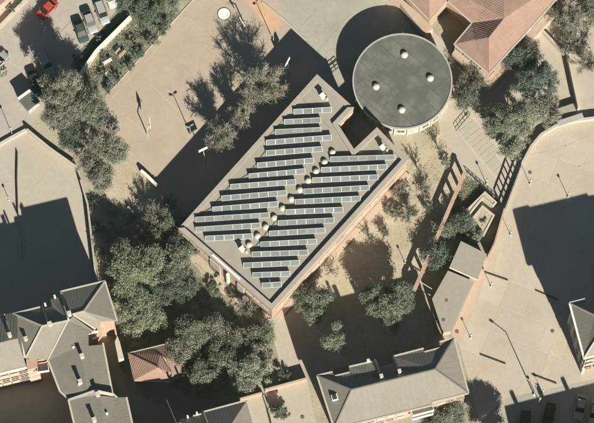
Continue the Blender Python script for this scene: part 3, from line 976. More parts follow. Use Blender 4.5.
for a in ([(48.3, 361, E2 + .05), (59.8, 391, E2 - .05), (68.5, 399, E2)], [(103, 343, E2), (112.6, 393.8, E2), (117, 397.3, E2)], [(126.5, 397.2, E2 - .1), (136, 440, E2)], [(68.5, 399.8, E2 + .52), (94, 390.8, R2 + .42)], [(68.5, 399.8, E2 + .5), (78, 440, E2 + .5)]):
    line_part(sw, 'gutter', a, .3, .22, M['trim'])
line_part(sw, 'step_wall', [(94, 390.9, R2 + .2), (113, 395, E2 + .4)], .3, 1.3, M['cream'])
for x, y in ((82.3, 357.5), (80.5, 383), (98, 395.5), (94.6, 421)):
    chimney(sw, x, y, R2 - .2, M['cream'], .55, 1.5)
for x, y in ((73.6, 347.8), (79.2, 385), (107, 414)):
    chimney(sw, x, y, R2 - .6, M['white'], .35, .6, False)
A, B = P(104.5, 350, E2), P(112.3, 392, E2)
windows_on(sw, A, B, (1, 0), (9.2, 6.4, 3.6), 4, 1.2, 1.2, .5)

# --- block at the bottom left of centre
E = 8.8; RG = 10.6
db = thing('apartment_block', 'apartment block cut off by the bottom edge, ribbed dark north slope and plain east hip', 'building', P(215, 425, 0))
slope_set(db, [
    ([(204, 411.7, E), (247, 400.2, E), (231, 424.5, RG), (210, 430, RG)], 'ribbed'),
    ([(247, 400.2, E), (262, 452, E), (236, 436, RG), (231, 424.5, RG)], 'slatelight'),
    ([(231, 424.5, RG), (236, 436, RG), (262, 452, E), (196, 468, E), (186, 438, RG)], 'slatelight'),
    ([(178, 419.6, E), (203, 413.5, E), (209.5, 430.4, RG), (186, 436.2, RG)], 'ribbed')])
walls_solid(db, [(178.5, 420.3), (203, 414.3), (204, 412.5), (246.5, 401), (261, 451), (196, 467)], E, M['brick'], .3)
for a in ([(204, 411.7, E), (247, 400.2, E)], [(193, 416, E), (203, 413.5, E)], [(247, 400.2, E), (262, 452, E)]):
    line_part(db, 'gutter', a, .26, .2, M['trim'])
line_part(db, 'party_wall', [(203.6, 412.5, E + .3), (210, 430, RG + .1)], .3, .9, M['greywall'])
for x, y in ((197, 414), (187.8, 417.5)):
    chimney(db, x, y, E, M['white'], .28, 1.2, False)

q = [tuple(P(x, y, 0)[:2]) for x, y in ((134, 447.6), (181.5, 435.4), (181.5, 466), (134, 466))]  # unseen annex added below the frame to put the lane in shade
m_ = MB(); m_.prism(q, -.2, 9.2); an = m_.build('shade_annex', M['brick'], db)
m_ = MB(); m_.prism(offset_poly(q, -.2), 9.203, 9.45); m_.build('shade_annex_roof', M['slate'], an)

# --- right block
E = 12.5; RG = 14.6
rb_ = thing('apartment_block', 'four storey block at the right edge with an orange south front and grey hipped roof', 'building', P(600, 345, 0))
slope_set(rb_, [
    ([(569.5, 303.2, E), (585, 299.3, E), (586.5, 302.5, E + .2), (655, 286, E), (655, 305, RG), (595, 315.5, RG)], 'ribbed'),
    ([(569.5, 303.2, E), (595, 315.5, RG), (598, 336, RG), (584, 358.3, E)], 'slate'),
    ([(595, 315.5, RG), (655, 301, RG), (655, 341, E), (584, 358.3, E), (598, 336, RG)], 'slatelight')])
walls_solid(rb_, [(570, 304), (655, 284), (655, 340), (584.6, 357.6)], E, M['brick'], .45)
for a in ([(569.5, 303.2, E), (585, 299.3, E)], [(569.5, 303.2, E), (584, 358.3, E)], [(584, 358.6, E), (655, 341.4, E)]):
    line_part(rb_, 'gutter', a, .32, .25, M['white'])
for a in ([(569.5, 303.2, E + .06), (595, 315.5, RG + .06)], [(584, 358.3, E + .06), (598, 336, RG + .06)]):
    line_part(rb_, 'ridge_cap', a, .22, .12, M['trim'])
A, B = P(585.5, 358, E), P(655, 341, E)
windows_on(rb_, A + Vector((.4, .42, 0)), B + Vector((0, .42, 0)), (.2, -1), (11, 8.2, 5.4, 2.4), 7, 1.3, 1.3, .45)
A, B = P(570, 306, E), P(584, 356, E)
windows_on(rb_, A + Vector((.44, 0, 0)), B + Vector((.44, 0, 0)), (-1, -.2), (11, 8.2, 5.4, 2.4), 4, 1.1, 1.2, .4)
A, B = P(570, 304, E), P(584.6, 357.6, E)
A, B = A + Vector((.42, -.1, 0)), B + Vector((.42, .35, 0))
m_ = MB(); m_.beam((A.x, A.y, 6), (B.x, B.y, 6), .06, 12.2); m_.build('side_cladding', M['greywall'], rb_)
m_ = MB(); m_.box((B.x + .12, B.y + .0, 1.5), (.4, .4, 3.0), .25); m_.build('corner_pier', M['white'], rb_)

# --- row across the street, just outside the lower edge: its shadow lies on the street
ob = thing('apartment_block', 'apartment block across the street below the right-hand plaza', 'building', P(600, 490, 0))
q0 = [(548, 500), (640, 476), (720, 456), (735, 510), (560, 553)]
q = [tuple(P(x, y, 0)[:2]) for x, y in q0]
m_ = MB(); m_.prism(q, -.2, 10); m_.build('wall', M['brick'], ob)
m_ = MB(); ri = offset_poly(q, 3.6); ro = offset_poly(q, -.3)
m_.loft([[(*p, 10.003) for p in ro], [(*p, 10.2) for p in ro], [(*p, 11.4) for p in ri]]); m_.build('roof', M['slate'], ob)
for k, f in enumerate((.1, .38, .66)):
    a_, b_ = Vector(q[0]), Vector(q[1]); p_ = a_ + (b_ - a_) * f
    m_ = MB(); m_.box((p_.x + .6, p_.y - .8, 11), (.6, .6, 2.4), .25); m_.build('chimney', M['cream'], ob)
ob2 = thing('apartment_block', 'apartment block below the left corner whose shadow fills the courtyard', 'building', P(45, 500, 0))
q = [tuple(P(x, y, 0)[:2]) for x, y in ((-40, 506), (96, 474), (110, 530), (-26, 562))]
m_ = MB(); m_.prism(q, -.2, 11.5); m_.build('wall', M['brick'], ob2)
m_ = MB(); ri = offset_poly(q, 3.6); ro = offset_poly(q, -.3)
m_.loft([[(*p, 11.503) for p in ro], [(*p, 11.7) for p in ro], [(*p, 13) for p in ri]]); m_.build('roof', M['slate'], ob2)

shade_block = thing('apartment_block', 'taller unseen block added to shade the lane between corner block and tiled house', 'building', P(145, 500, 0))  # added out of view, height set so its shadow covers the lane
q = [tuple(P(x, y, 0)[:2]) for x, y in ((116, 482), (171, 470), (182, 510), (128, 524))]
m_ = MB(); m_.prism(q, -.2, 14.6); m_.build('wall', M['brick'], shade_block)
m_ = MB(); ri = offset_poly(q, 3.0); ro = offset_poly(q, -.3)
m_.loft([[(*p, 14.603) for p in ro], [(*p, 14.8) for p in ro], [(*p, 15.6) for p in ri]]); m_.build('roof', M['slate'], shade_block)

# --- little tiled house among the trees
he, hr = 3.6, 5.2
hs = thing('tiled_house', 'small single storey house with a pink tiled hip roof half under the trees', 'house', P(155, 368, 0))
for pts in ([(127.8, 353.2, he), (152, 348.4, he), (160, 355, he + .8), (172, 373, he + .3), (168, 375, he + .5), (158, 367.5, hr)],
            [(127.8, 353.2, he), (158, 367.5, hr), (168, 375, he + .5), (170, 381.5, he - .1), (133.6, 380.4, he)],
            [(152, 348.4, he), (174, 342, he), (166.5, 358.5, he + .9), (160, 355, he + .8)],
            [(174, 342, he), (188, 372, he), (170, 381.5, he - .1), (172, 373, he + .3), (166.5, 358.5, he + .9)]):
    roof_face(hs, pts, M['terracotta'], .34, .034)
walls_solid(hs, [(128.4, 354), (173.5, 343), (187, 372), (170, 380.8), (134, 379.8)], he, M['brickwall'], .3)
for a in ([(127.8, 353.2, he + .06), (158, 367.5, hr + .06)], [(158, 367.5, hr + .06), (168, 375, he + .56)], [(157, 352, he + .4), (168, 376, he + .7)]):
    line_part(hs, 'ridge_cap', a, .2, .12, M['darkmetal'] if a[0][0] == 157 else M['terracotta'])  # the dark one is a strip across the slopes, not a ridge
line_part(hs, 'gutter', [(127.8, 353.2, he), (174, 342, he)], .15, .15, M['trim'])
line_part(hs, 'gutter', [(133.6, 380.6, he), (170, 381.7, he - .1)], .15, .15, M['trim'])

# --- two low flat roofed sheds by the plaza wall
g1 = thing('flat_roof_shed', 'low square flat-roofed shed with smooth grey felt roof beside the plaza wall', 'shed', P(468, 262, 0))
pts = [(461, 241, 3.2), (487, 254, 3.2), (477.5, 279.5, 3.2), (449.5, 267, 3.2)]
m_ = MB(); m_.prism(offset_poly([tuple(P(*p)[:2]) for p in pts], .15), -.2, 3.0); m_.build('wall', M['brick'], g1)
roof_face(g1, pts, M['gravelroof'], 0, t=.195)
line_part(g1, 'eaves_board', [(449.5, 267.6, 3.1), (477.5, 280, 3.1)], .14, .3, M['white'])
g2 = thing('flat_roof_shed', 'low tapering flat-roofed shed with rough gravel roof and two drains by the plaza', 'shed', P(452, 300, 0))
pts = [(448, 270.5, 2.8), (473.5, 281, 2.8), (451, 331, 2.8), (443, 332.5, 2.8), (432, 299, 2.8)]
m_ = MB(); m_.prism(offset_poly([tuple(P(*p)[:2]) for p in pts], .12), -.2, 2.6); m_.build('wall', M['brickwall'], g2)
roof_face(g2, pts, M['gravelroof'], 0, t=.195)
for x, y in ((446.5, 300.5), (443.5, 320)):
    c = P(x, y, 2.8); m_ = MB(); m_.lathe((c.x, c.y, 2.79), [(.3, 0), (.3, .05), (.2, .08)], 12); m_.build('roof_drain', M['felt'], g2)

# --- corner of the building in the upper left
tl = thing('corner_building', 'corner of a building with a pink ledge at the upper left edge of the street', 'building', P(-18, -12, 0))
m_ = MB(); m_.prism([tuple(P(x, y, 4)[:2]) for x, y in ((-40, 38), (5, 0), (20, -24), (-20, -60), (-70, -10))], -.2, 3.8); m_.build('wall', M['brickwall'], tl)
m_ = MB(); m_.prism([tuple(P(x, y, 4)[:2]) for x, y in ((-41, 39), (6, 0), (21.5, -24), (-20, -61), (-71, -10))], 3.803, 4.05); m_.build('roof', M['terracotta'], tl)

# --- utility shed near the left street corner
us = thing('utility_shed', 'small grey utility shed with a white front edge at the street corner', 'shed', P(27, 102, 0))
pts = [(17.5, 98.5, 2.3), (30, 89.5, 2.3), (40, 101, 2.3), (28, 111, 2.3)]
m_ = MB(); m_.prism(offset_poly([tuple(P(*p)[:2]) for p in pts], .12), -.1, 2.12); m_.build('wall', M['greywall'], us)
roof_face(us, pts, M['felt'], .45, .03, t=.16)
line_part(us, 'fascia', [(18, 99, 2.36), (30.2, 90.2, 2.36)], .45, .16, M['white'])


# ------------------------------------------------------------------ walls, fences, rails
def wall_thing(name, label, cat, pts, ht, th, mat, cap=None, group=None):
    c = P(*pts[len(pts) // 2])
    root = thing(name, label, cat, c, group)
    m_ = MB()
    w3 = [P(x, y, 0) for x, y in pts]
    for a, b_ in zip(w3, w3[1:]):
        m_.beam(a + Vector((0, 0, ht / 2 - .1)), b_ + Vector((0, 0, ht / 2 - .1)), th, ht + .2)
    m_.build('wall_body', mat, root)
    if cap:
        m_ = MB()
        for a, b_ in zip(w3, w3[1:]):
            m_.beam(a + Vector((0, 0, ht + .045)), b_ + Vector((0, 0, ht + .045)), th + .1, .08)
        m_.build('coping', cap, root)
    return root


wall_thing('retaining_wall', 'straight white topped wall between the parked cars and the planted strip', 'wall', [(131, 19), (97, 53), (80, 77)], 1.3, .45, M['cream'], M['white'])
wall_thing('boundary_wall', 'pink wall along the upper edge of the left plaza below the trees', 'wall', [(27, 131), (50, 150), (77, 169)], 1.1, .3, M['brickwall'], M['trim'])
wall_thing('boundary_wall', 'short wall running down from the plaza corner behind the dark tree shade', 'wall', [(81, 182), (88, 206), (97, 284)], 1.4, .3, M['greywall'])
wall_thing('boundary_wall', 'short pale wall with white kerb at the street corner of the left plaza', 'wall', [(27, 130), (12, 138), (-20, 156)], .5, .5, M['cream'])
wall_thing('low_wall', 'thin dark upright line of wall down the middle of the left plaza', 'wall', [(17.5, 152), (17, 180), (18, 213)], .55, .12, M['darkmetal'])
wall_thing('low_wall', 'low wall continuing across the shaded part of the left plaza', 'wall', [(18.5, 222), (21.5, 260)], .3, .15, M['greywall'])
wall_thing('street_wall', 'long pink wall at the upper left street edge', 'wall', [(-30, 50), (0, 28), (26, 1), (40, -16)], .7, .45, M['brickwall'], M['cream'])
wall_thing('pool_wall', 'short pale wall with a white end at the left corner of the long hall shadow', 'wall', [(141, 172), (147, 177), (157, 187)], 1.0, .4, M['cream'], M['white'])
wall_thing('garden_wall', 'low dark garden wall left of the hall among bare shrubs', 'wall', [(128, 208), (148, 230)], .9, .3, M['greywall'])
wall_thing('yard_wall', 'orange pink wall closing the yard above the single round plant', 'wall', [(265, 392), (307, 380.5)], 1.7, .25, M['brick'], M['brickwall'])
wall_thing('yard_wall', 'short orange wall between the yellowish tree and the bottom block', 'wall', [(239, 401), (262, 394.5)], 1.6, .25, M['brick'])
wall_thing('yard_wall', 'dark low wall dividing the two yards beside the round plant', 'wall', [(263.5, 396), (270, 415), (276, 440)], 1.0, .2, M['greywall'])
wall_thing('terrace_wall', 'thick low wall with a broad dark shadow near the pink roofed school', 'wall', [(541, 32), (564, 56.5)], 1.7, .3, M['cream'])
wall_thing('terrace_wall', 'straight wall running down from the bend towards the pale shelter', 'wall', [(567, 58), (578, 110)], 1.9, .3, M['cream'])
wall_thing('plaza_wall', 'curved pale wall round the upper edge of the large plaza', 'wall', [(650, 114), (594, 119.5), (575, 122), (556, 127), (541, 136), (531, 148), (521, 167)], 1.0, .35, M['cream'], M['trim'])
wall_thing('plaza_wall', 'pink boundary wall of the plaza beside the planter beds', 'wall', [(504, 211), (494, 246), (488, 258)], 2.0, .25, M['brick'])
wall_thing('garden_wall', 'short pink wall in the garden corner near the yellowish trees', 'wall', [(259, 320), (271, 372)], .6, .2, M['brickwall'])

# shelter roof in the plaza corner
sh = thing('bus_shelter', 'pale concrete canopy at the bend of the plaza wall, upper right', 'shelter', P(570, 118, 0))
pts = [(557, 121, 2.4), (582, 112.8, 2.4), (584, 118, 2.4), (559, 126.5, 2.4)]
roof_face(sh, pts, M['zinc'], 0, t=.16, name='canopy')
for x, y in ((559, 122.5), (581.5, 115)):
    c = P(x, y, 2.2); m_ = MB(); m_.tube((c.x, c.y, 0), (c.x, c.y, 2.2), .08, .08, 8); m_.build('post', M['galv'], sh)
# grey paved panels behind the shelter
pv = sheet('paved_panels', [(548, 104), (574, 97), (580, 112), (558, 121)], M['concrete'], .026)
for pts in ([(549, 104.5), (560, 101.5), (566, 117), (557.5, 120)], [(561, 101.2), (571, 98), (576, 113), (567, 116.6)]):
    m_ = MB(); m_.prism([tuple(P(x, y)[:2]) for x, y in pts], .027, .05); m_.build('paving_panel', M['gravelroof'], pv)


def fence(name, label, a, b_, ht, nposts, rails, mat, pr=.05, group=None):
    A, B = P(*a), P(*b_)
    root = thing(name, label, 'fence', (A + B) / 2, group)
    for k in range(nposts):
        p = A + (B - A) * (k / (nposts - 1))
        m_ = MB(); m_.beam((p.x, p.y, -.1), (p.x, p.y, ht), pr * 2, pr * 2); m_.build('post', mat, root)
    for z in rails:
        m_ = MB(); m_.beam((A.x, A.y, z), (B.x, B.y, z), pr * 1.6, pr * 2.2); m_.build('rail', mat, root)
    return root


fence('metal_fence', 'tall dark metal fence casting a ladder shaped shadow beside the planter', (520, 168), (504, 211), 2.6, 8, (.3, 1.3, 2.55), M['darkmetal'], .09)
A, B = P(520, 168), P(504, 211)
wall_thing('fence_base', 'low dark base wall under the tall metal fence', 'wall', [(521, 168), (505, 211)], .8, .3, M['greywall'])
fence('handrail', 'pair of short dark handrails on the pale ramp between hall and round building', (331, 70), (338, 64.5), 1.0, 3, (.5, 1.0), M['darkmetal'], .04)
fence('handrail', 'second dark handrail a step above on the pale ramp', (332.5, 73), (340, 67), 1.0, 3, (.5, 1.0), M['darkmetal'], .04)
fence('garden_fence', 'dark railing above the terrace strips near the round building', (456.5, 131), (470, 115), .9, 6, (.45, .9), M['darkmetal'], .03)
fence('garden_fence', 'railing between grass patch and terrace walk by the pink frame', (467, 173), (498, 200), .9, 9, (.45, .9), M['wood'], .04)

# pink pergola frame with long ladder-like shadow
pg = thing('pergola', 'long pink concrete pergola beam on posts casting a ladder shaped shadow in the sandy garden', 'pergola', P(440, 236, 0))
HPG = 2.5
A, B = P(465, 172, HPG), P(414, 291, HPG)
m_ = MB(); m_.beam(A, B, .62, .3); m_.build('beam', M['brick'], pg)
for k in range(12):
    p = A + (B - A) * ((k + .12) / 11.24)
    m_ = MB(); m_.beam((p.x, p.y, -.1), (p.x, p.y, HPG - .16), .42, .42); m_.build('post', M['brick'], pg)
for (a, b_) in (((416, 288), (434, 297)), ((419, 281), (432, 289))):
    m_ = MB(); m_.beam(P(*a, 2.3), P(*b_, 2.3), .12, .14); m_.build('cross_beam', M['cream'], pg)

# raised planters with pale kerbs
def planter(label, pts, ht, th):
    root = thing('raised_planter', label, 'planter', P(*pts[0]), 'raised planters by the fence')
    o_ = [tuple(P(x, y, ht)[:2]) for x, y in pts]
    i_ = offset_poly(o_, th)
    m_ = MB(); n = len(o_)
    for k in range(n):
        j = (k + 1) % n
        m_.loft([[(*o_[k], -.1), (*o_[j], -.1), (*i_[j], -.1), (*i_[k], -.1)], [(*o_[k], ht), (*o_[j], ht), (*i_[j], ht), (*i_[k], ht)]])
    m_.build('kerb', M['cream'], root)
    m_ = MB(); m_.prism(offset_poly(o_, th + .01), -.1, ht - .12); m_.build('soil_bed', M['sand'], root)
    return root


planter('L-shaped raised planter with white kerb behind the inner box', [(485, 191), (497, 202), (493, 206.5), (483, 198), (466, 219), (461, 215)], 1.2, .25)
planter('inner boxed raised planter with white kerb and sandy soil', [(482.5, 205), (495, 215), (484, 236), (467, 224)], 1.0, .3)

# white round mark on the court, dark edged
rm = thing('round_court_disc', 'white round disc with a dark rim lying on the tan court', 'court disc', P(224, 14, 0.015))
c = P(224, 14, .015)
m_ = MB(); m_.lathe((c.x, c.y, .015), [(6.9 * S, 0), (6.9 * S, .05)], 40); m_.build('rim', M['darkmetal'], rm)
m_ = MB(); m_.lathe((c.x, c.y, .066), [(6.2 * S, 0), (6.2 * S, .02)], 40); m_.build('disc', M['white'], rm)


# ------------------------------------------------------------------ poles, hoops, benches
def hoop(label, base, board, bdir):
    """base, board: photo points (board at 3.2 m)"""
    A = P(*base)
    root = thing('basketball_hoop', label, 'basketball hoop', A, 'basketball hoops on the court')
    T = P(*board, 3.3)
    m_ = MB(); m_.tube((A.x, A.y, -.1), (A.x, A.y, 2.7), .10, .09, 8); m_.tube((A.x, A.y, 2.66), (T.x, T.y, 3.1), .08, .07, 8)
    m_.build('pole', M['galv'], root)
    d = Vector(bdir).normalized()
    n = Vector((T.x - A.x, T.y - A.y, 0)).normalized()
    m_ = MB(); m_.beam((T.x - d.x * .8, T.y - d.y * .8, 3.3), (T.x + d.x * .8, T.y + d.y * .8, 3.3), .12, 1.0); m_.build('backboard', M['white'], root)
    m_ = MB()
    c = Vector((T.x, T.y, 3.02)) + n * .38
    for k in range(12):
        a0, a1 = 2 * math.pi * k / 12, 2 * math.pi * (k + 1) / 12
        m_.tube(c + Vector((.23 * math.cos(a0), .23 * math.sin(a0), 0)), c + Vector((.23 * math.cos(a1), .23 * math.sin(a1), 0)), .02, .02, 5)
    m_.build('ring', M['orange'], root)


hoop('basketball hoop on the open left half of the tan court', (147.5, 135), (150, 123), (-.1, 1, 0))
hoop('basketball hoop with white board in the hall shadow, nearest the hall corner', (205.5, 163), (203, 149.5), (1, .5, 0))
hoop('basketball hoop with white board in the hall shadow right of the bare trees', (289, 74), (287.5, 62), (.5, 1, 0))
hoop('basketball hoop beside the white round disc at the top of the court', (245.5, 27), (242, 22), (.6, -1, 0))


def mast(label, base, ht, hd):
    A = P(*base)
    root = thing('floodlight_mast', label, 'floodlight', A, 'floodlight masts by the court')
    m_ = MB(); m_.tube((A.x, A.y, -.1), (A.x, A.y, ht), .09, .05, 8); m_.build('pole', M['galv'], root)
    d = Vector(hd).normalized()
    for s in (-1, 1):
        c = Vector((A.x, A.y, ht)) + d * (s * .42)
        m_ = MB(); m_.beam(c - d * .26, c + d * .26 + Vector((-.06, .2, 0)) * s, .2, .16); m_.build('floodlight_head', M['galv'], root)


mast('thin floodlight mast at the edge of the hall shadow, its shadow across the court', (190.5, 134), 4.7, (1, .2, 0))
mast('thin floodlight mast beside the orange patch of the court', (273.5, 41), 4.7, (1, 1, 0))


def lamp_post(label, base, ht, arm=None, head=True, group='lamp posts round the plaza', r=.06):
    A = P(*base)
    root = thing('lamp_post', label, 'lamp post', A, group)
    m_ = MB(); m_.tube((A.x, A.y, -.1), (A.x, A.y, ht), r, r * .7, 8); m_.build('pole', M['galv'], root)
    m_ = MB(); m_.lathe((A.x, A.y, 0), [(r * 2.6, 0), (r * 2.6, .18), (r * 1.2, .3)], 10); m_.build('foot', M['cream'], root)
    T = Vector((A.x, A.y, ht))
    if arm:
        H = T + Vector((arm[0], arm[1], .25))
        m_ = MB(); m_.tube(T, H, r * .7, r * .6, 8); m_.build('arm', M['galv'], root)
        T = H
    m_ = MB()
    if arm: m_.beam(T, T + Vector((arm[0], arm[1], 0)).normalized() * .7, .28, .14)
    else: m_.lathe((T.x, T.y, T.z), [(.05, 0), (.17, .08), (.19, .26), (.06, .36)], 12)
    m_.build('lamp_head', M['lamp'], root)


for k, (x, y) in enumerate(((470.5, 338), (491, 286.5), (510.5, 235), (530, 184))):
    lamp_post('short lamp post along the pink plaza edge, %s one up from the long block' % ORD[k], (x, y), 2.0, r=.055)
lamp_post('lamp post standing at the edge of the large building shadow on the plaza', (568, 197), 2.3)
lamp_post('tall street lamp with a long arm whose shadow crosses the lower plaza', (534, 394.5), 7.0, (-1.9, 1.3), r=.10)
lamp_post('slim white post at the street edge right of the tall street lamp', (539, 402), 2.6, r=.08)
lamp_post('slim post with dark shadow beside the terrace strips and grass patch', (486.5, 184), 2.3)
lamp_post('short pole in the sandy garden left of the pergola shadow', (405, 263), 1.7)
lamp_post('thin pole at the lower left of the left plaza with light base', (9, 200), 1.5)
lamp_post('leaning thin street pole on the pale street corner at the left', (12, 134), 3.0)


def bench(label, a, b_):
    A, B = P(*a), P(*b_)
    root = thing('long_bench', label, 'bench', (A + B) / 2, 'long dark benches on the plaza')
    for s in (-.05, .05):
        d = (B - A).normalized(); n = Vector((-d.y, d.x, 0))
        m_ = MB(); m_.beam(A + n * s + Vector((0, 0, .16)), B + n * s + Vector((0, 0, .16)), .09, .06); m_.build('slat', M['wood'], root)
    for f in (.1, .5, .9):
        p = A + (B - A) * f
        m_ = MB(); m_.beam((p.x, p.y, 0), (p.x, p.y, .13), .16, .08); m_.build('leg', M['darkmetal'], root)


bench('long dark bench on the plaza next to the flat-roofed sheds', (485, 272.5), (508, 280.5))
bench('long dark bench reaching into the big building shadow, right middle of the plaza', (535.5, 290.5), (558, 300))
bench('long dark bench on the lower plaza left of the lamp shadow', (480, 354.5), (505.5, 364))
bench('long dark bench on the lower plaza beside the thin signpost near the street', (532, 374.5), (556.5, 383.7))
lamp_post('thin signpost at the end of the lower right plaza bench', (542.5, 393), 1.9, r=.04)

# planted strip furniture
def small_bench(label, a, b_, mat):
    A, B = P(*a), P(*b_)
    root = thing('garden_bench', label, 'bench', (A + B) / 2, 'benches in the planted strip')
    d = (B - A).normalized(); n = Vector((-d.y, d.x, 0))
    m_ = MB(); m_.beam(A + Vector((0, 0, .44)), B + Vector((0, 0, .44)), .26, .08); m_.build('seat', mat, root)
    m_ = MB(); m_.beam(A + n * .24 + Vector((0, 0, .7)), B + n * .24 + Vector((0, 0, .7)), .06, .4); m_.build('backrest', mat, root)
    for f in (.12, .88):
        p = A + (B - A) * f
        m_ = MB(); m_.beam((p.x, p.y, 0), (p.x, p.y, .4), .35, .1); m_.build('leg', M['darkmetal'], root)


small_bench('bright white bench in the planted strip, lower left of the three', (104, 65), (112, 60.5), M['white'])
small_bench('pale bench in the planted strip, nearer the wall', (116.5, 55), (121, 50), M['cream'])
small_bench('brownish bench in the planted strip, nearer the court', (119.5, 58.5), (126, 52), M['brickwall'])
lamp_post('white slanting pole beside the white bench in the planted strip', (106.5, 76), 1.6, None, group='posts in the planted strip', r=.09)
# round bollards and drains on the plaza
for k, (x, y, lb) in enumerate(((552.5, 331, 'round dark drain cover beside the right block on the plaza'), (457, 331.5, 'small dark drain cover beside the tip of the tapering shed'),
                                (302.5, 417, 'dark round drain cover in the yard right of the round plant'), (466, 114, 'dark round bollard in front of the school terrace'), (530, 172.5, 'greyish drain cover near the plaza wall'))):
    c = P(x, y, .03)
    rt = thing('drain_cover', lb, 'drain cover', c)
    m_ = MB(); m_.lathe((c.x, c.y, .03), [(.30, 0), (.30, .05), (.26, .06)], 16); m_.build('rim', M['darkmetal'], rt)
    m_ = MB(); m_.lathe((c.x, c.y, .092), [(.25, 0), (.25, .01)], 16); m_.build('lid', M['felt'], rt)


# ------------------------------------------------------------------ cars
def car(label, front, rear, mat, group='cars parked along the street', van=False, z=0.016):
    """front and rear: photo points of the two ends on the ground plane"""
    F, B = P(*front), P(*rear)
    d = (F - B); d.z = 0
    Lc = 4.2; d.normalize()
    mid = (F + B) / 2; mid.z = z
    root = thing('parked_car', label, 'car', mid, group, math.atan2(d.y, d.x) - math.pi / 2)
    hw_ = .86
    # lower body: loft along the length
    st = [(-2.1, .62, .50, .62), (-2.02, .78, .32, .84), (-1.6, .85, .26, .92), (-.6, .87, .24, .95), (.7, .87, .24, .93), (1.5, .84, .26, .84), (1.95, .76, .30, .72), (2.1, .60, .42, .58)]
    rings = []
    for y, hw2, z0, z1 in st:
        zm = (z0 + z1) / 2
        rings.append([(-hw2 * .9, y, z0), (hw2 * .9, y, z0), (hw2, y, zm), (hw2 * .97, y, z1 - .06), (hw2 * .86, y, z1), (-hw2 * .86, y, z1), (-hw2 * .97, y, z1 - .06), (-hw2, y, zm)])
    m_ = MB(); m_.loft(rings); bd = m_.build('body', mat, root, local=True)
    y0, y1, t0, t1 = (-1.95, .95, -1.75, .35) if van else (-1.62, .92, -1.12, .22)
    zt = 1.62 if van else 1.44
    lo = [(-.74, y0, .90), (.74, y0, .90), (.76, y1, .88), (-.76, y1, .88)]
    hi = [(-.60, t0, zt - .02), (.60, t0, zt - .02), (.62, t1, zt), (-.62, t1, zt)]
    m_ = MB(); m_.loft([lo, hi]); m_.build('cabin', mat, root, local=True)
    hi2 = [(-.61, t0 - .02, zt), (.61, t0 - .02, zt), (.63, t1 + .02, zt + .01), (-.63, t1 + .02, zt + .01)]
    m_ = MB(); m_.loft([hi2, [(x * .93, y * .97, z_ + .04) for x, y, z_ in hi2]]); m_.build('roof', mat, root, local=True)

    def pane(name, a, b_, c, d_, k=.1):
        a, b_, c, d_ = map(Vector, (a, b_, c, d_))
        ce = (a + b_ + c + d_) / 4
        n = (b_ - a).cross(d_ - a).normalized()
        if n.dot(ce - Vector((0, -.3, .9))) < 0: n = -n
        q = [p + (ce - p) * k for p in (a, b_, c, d_)]
        m_ = MB(); m_.loft([[p - n * .01 for p in q], [p + n * .02 for p in q]]); m_.build(name, M['carglass'], root, local=True)
    pane('windscreen', lo[2], lo[3], hi[3], hi[2], .02)
    pane('rear_window', lo[0], lo[1], hi[1], hi[0], .04)
    pane('side_window', lo[1], lo[2], hi[2], hi[1], .13)
    pane('side_window', lo[3], lo[0], hi[0], hi[3], .13)
    for sx in (-1, 1):
        for sy in (-1.3, 1.32):
            m_ = MB(); m_.tube((sx * .68, sy, .31), (sx * .88, sy, .31), .31, .31, 14); wh = m_.build('wheel', M['rubber'], root, local=True)
            m_ = MB(); m_.tube((sx * .875, sy, .31), (sx * .895, sy, .31), .2, .18, 10); m_.build('rim', M['rim'], wh, local=True)
        m_ = MB(); m_.box((sx * .58, 2.0, .60), (.34, .22, .14)); m_.build('headlight', M['lamp'], root, local=True)
        m_ = MB(); m_.box((sx * .62, -2.06, .68), (.26, .12, .2)); m_.build('tail_light', M['redlamp'], root, local=True)
        m_ = MB(); m_.box((sx * .92, .72, .95), (.2, .12, .14)); m_.build('mirror', mat, root, local=True)
    return root


car('bright red car driving on the pale street at the top left', (37, 20.5), (57, .5), M['carred'])
car('dark car with a pale bonnet, lowest of the cars parked nose to the wall', (85.5, 45), (77, 21), M['cargreen'])
car('silver hatchback parked second in the row by the wall', (94.5, 34), (86, 12), M['carsilver'])
car('pale grey car parked third in the row by the wall', (106.5, 25.5), (98, 2), M['carpale'], van=True)
car('white car at the top edge, last of the row by the wall', (115, 9.5), (106.5, -14), M['carwhite'])
car('grey van shaded by the tree near the street corner', (50, 73), (42.5, 56), M['cargrey'], van=True)
car('dark car almost hidden in the tree shade beside the utility shed', (40, 93), (31.5, 73), M['cardark'])
car('silver car at the left edge of the street', (6, 55), (-9, 71), M['carsilver'])
car('silver car parked in the shaded street at the lower right', (577.5, 420), (582.5, 396), M['carsilver'])
car('dark car at the bottom edge near the tree shadow', (523, 436), (526, 412), M['cardark'])
car('dark grey car in the shaded street between the tall lamp and the silver car', (546, 428), (551, 404), M['cardark'])
car('grey car at the lower right corner of the shaded street', (592, 426), (597, 402), M['cargrey'])


# ------------------------------------------------------------------ vegetation
def leaf_quads(cent, nrm, size, rng, aspect=1.0):
    n = len(cent)
    r = rng.normal(size=(n, 3))
    nn = nrm + r * .75
    nn /= np.linalg.norm(nn, axis=1)[:, None] + 1e-9
    t = np.cross(nn, rng.normal(size=(n, 3)))
    t /= np.linalg.norm(t, axis=1)[:, None] + 1e-9
    u = np.cross(nn, t)
    s = size * rng.uniform(.55, 1.35, n)[:, None]
    t = t * s * aspect
    u = u * s
    return np.stack([cent - t * .5 - u * .18, cent + t * .1 - u * .5, cent + t * .5 + u * .15, cent - t * .1 + u * .5], axis=1)


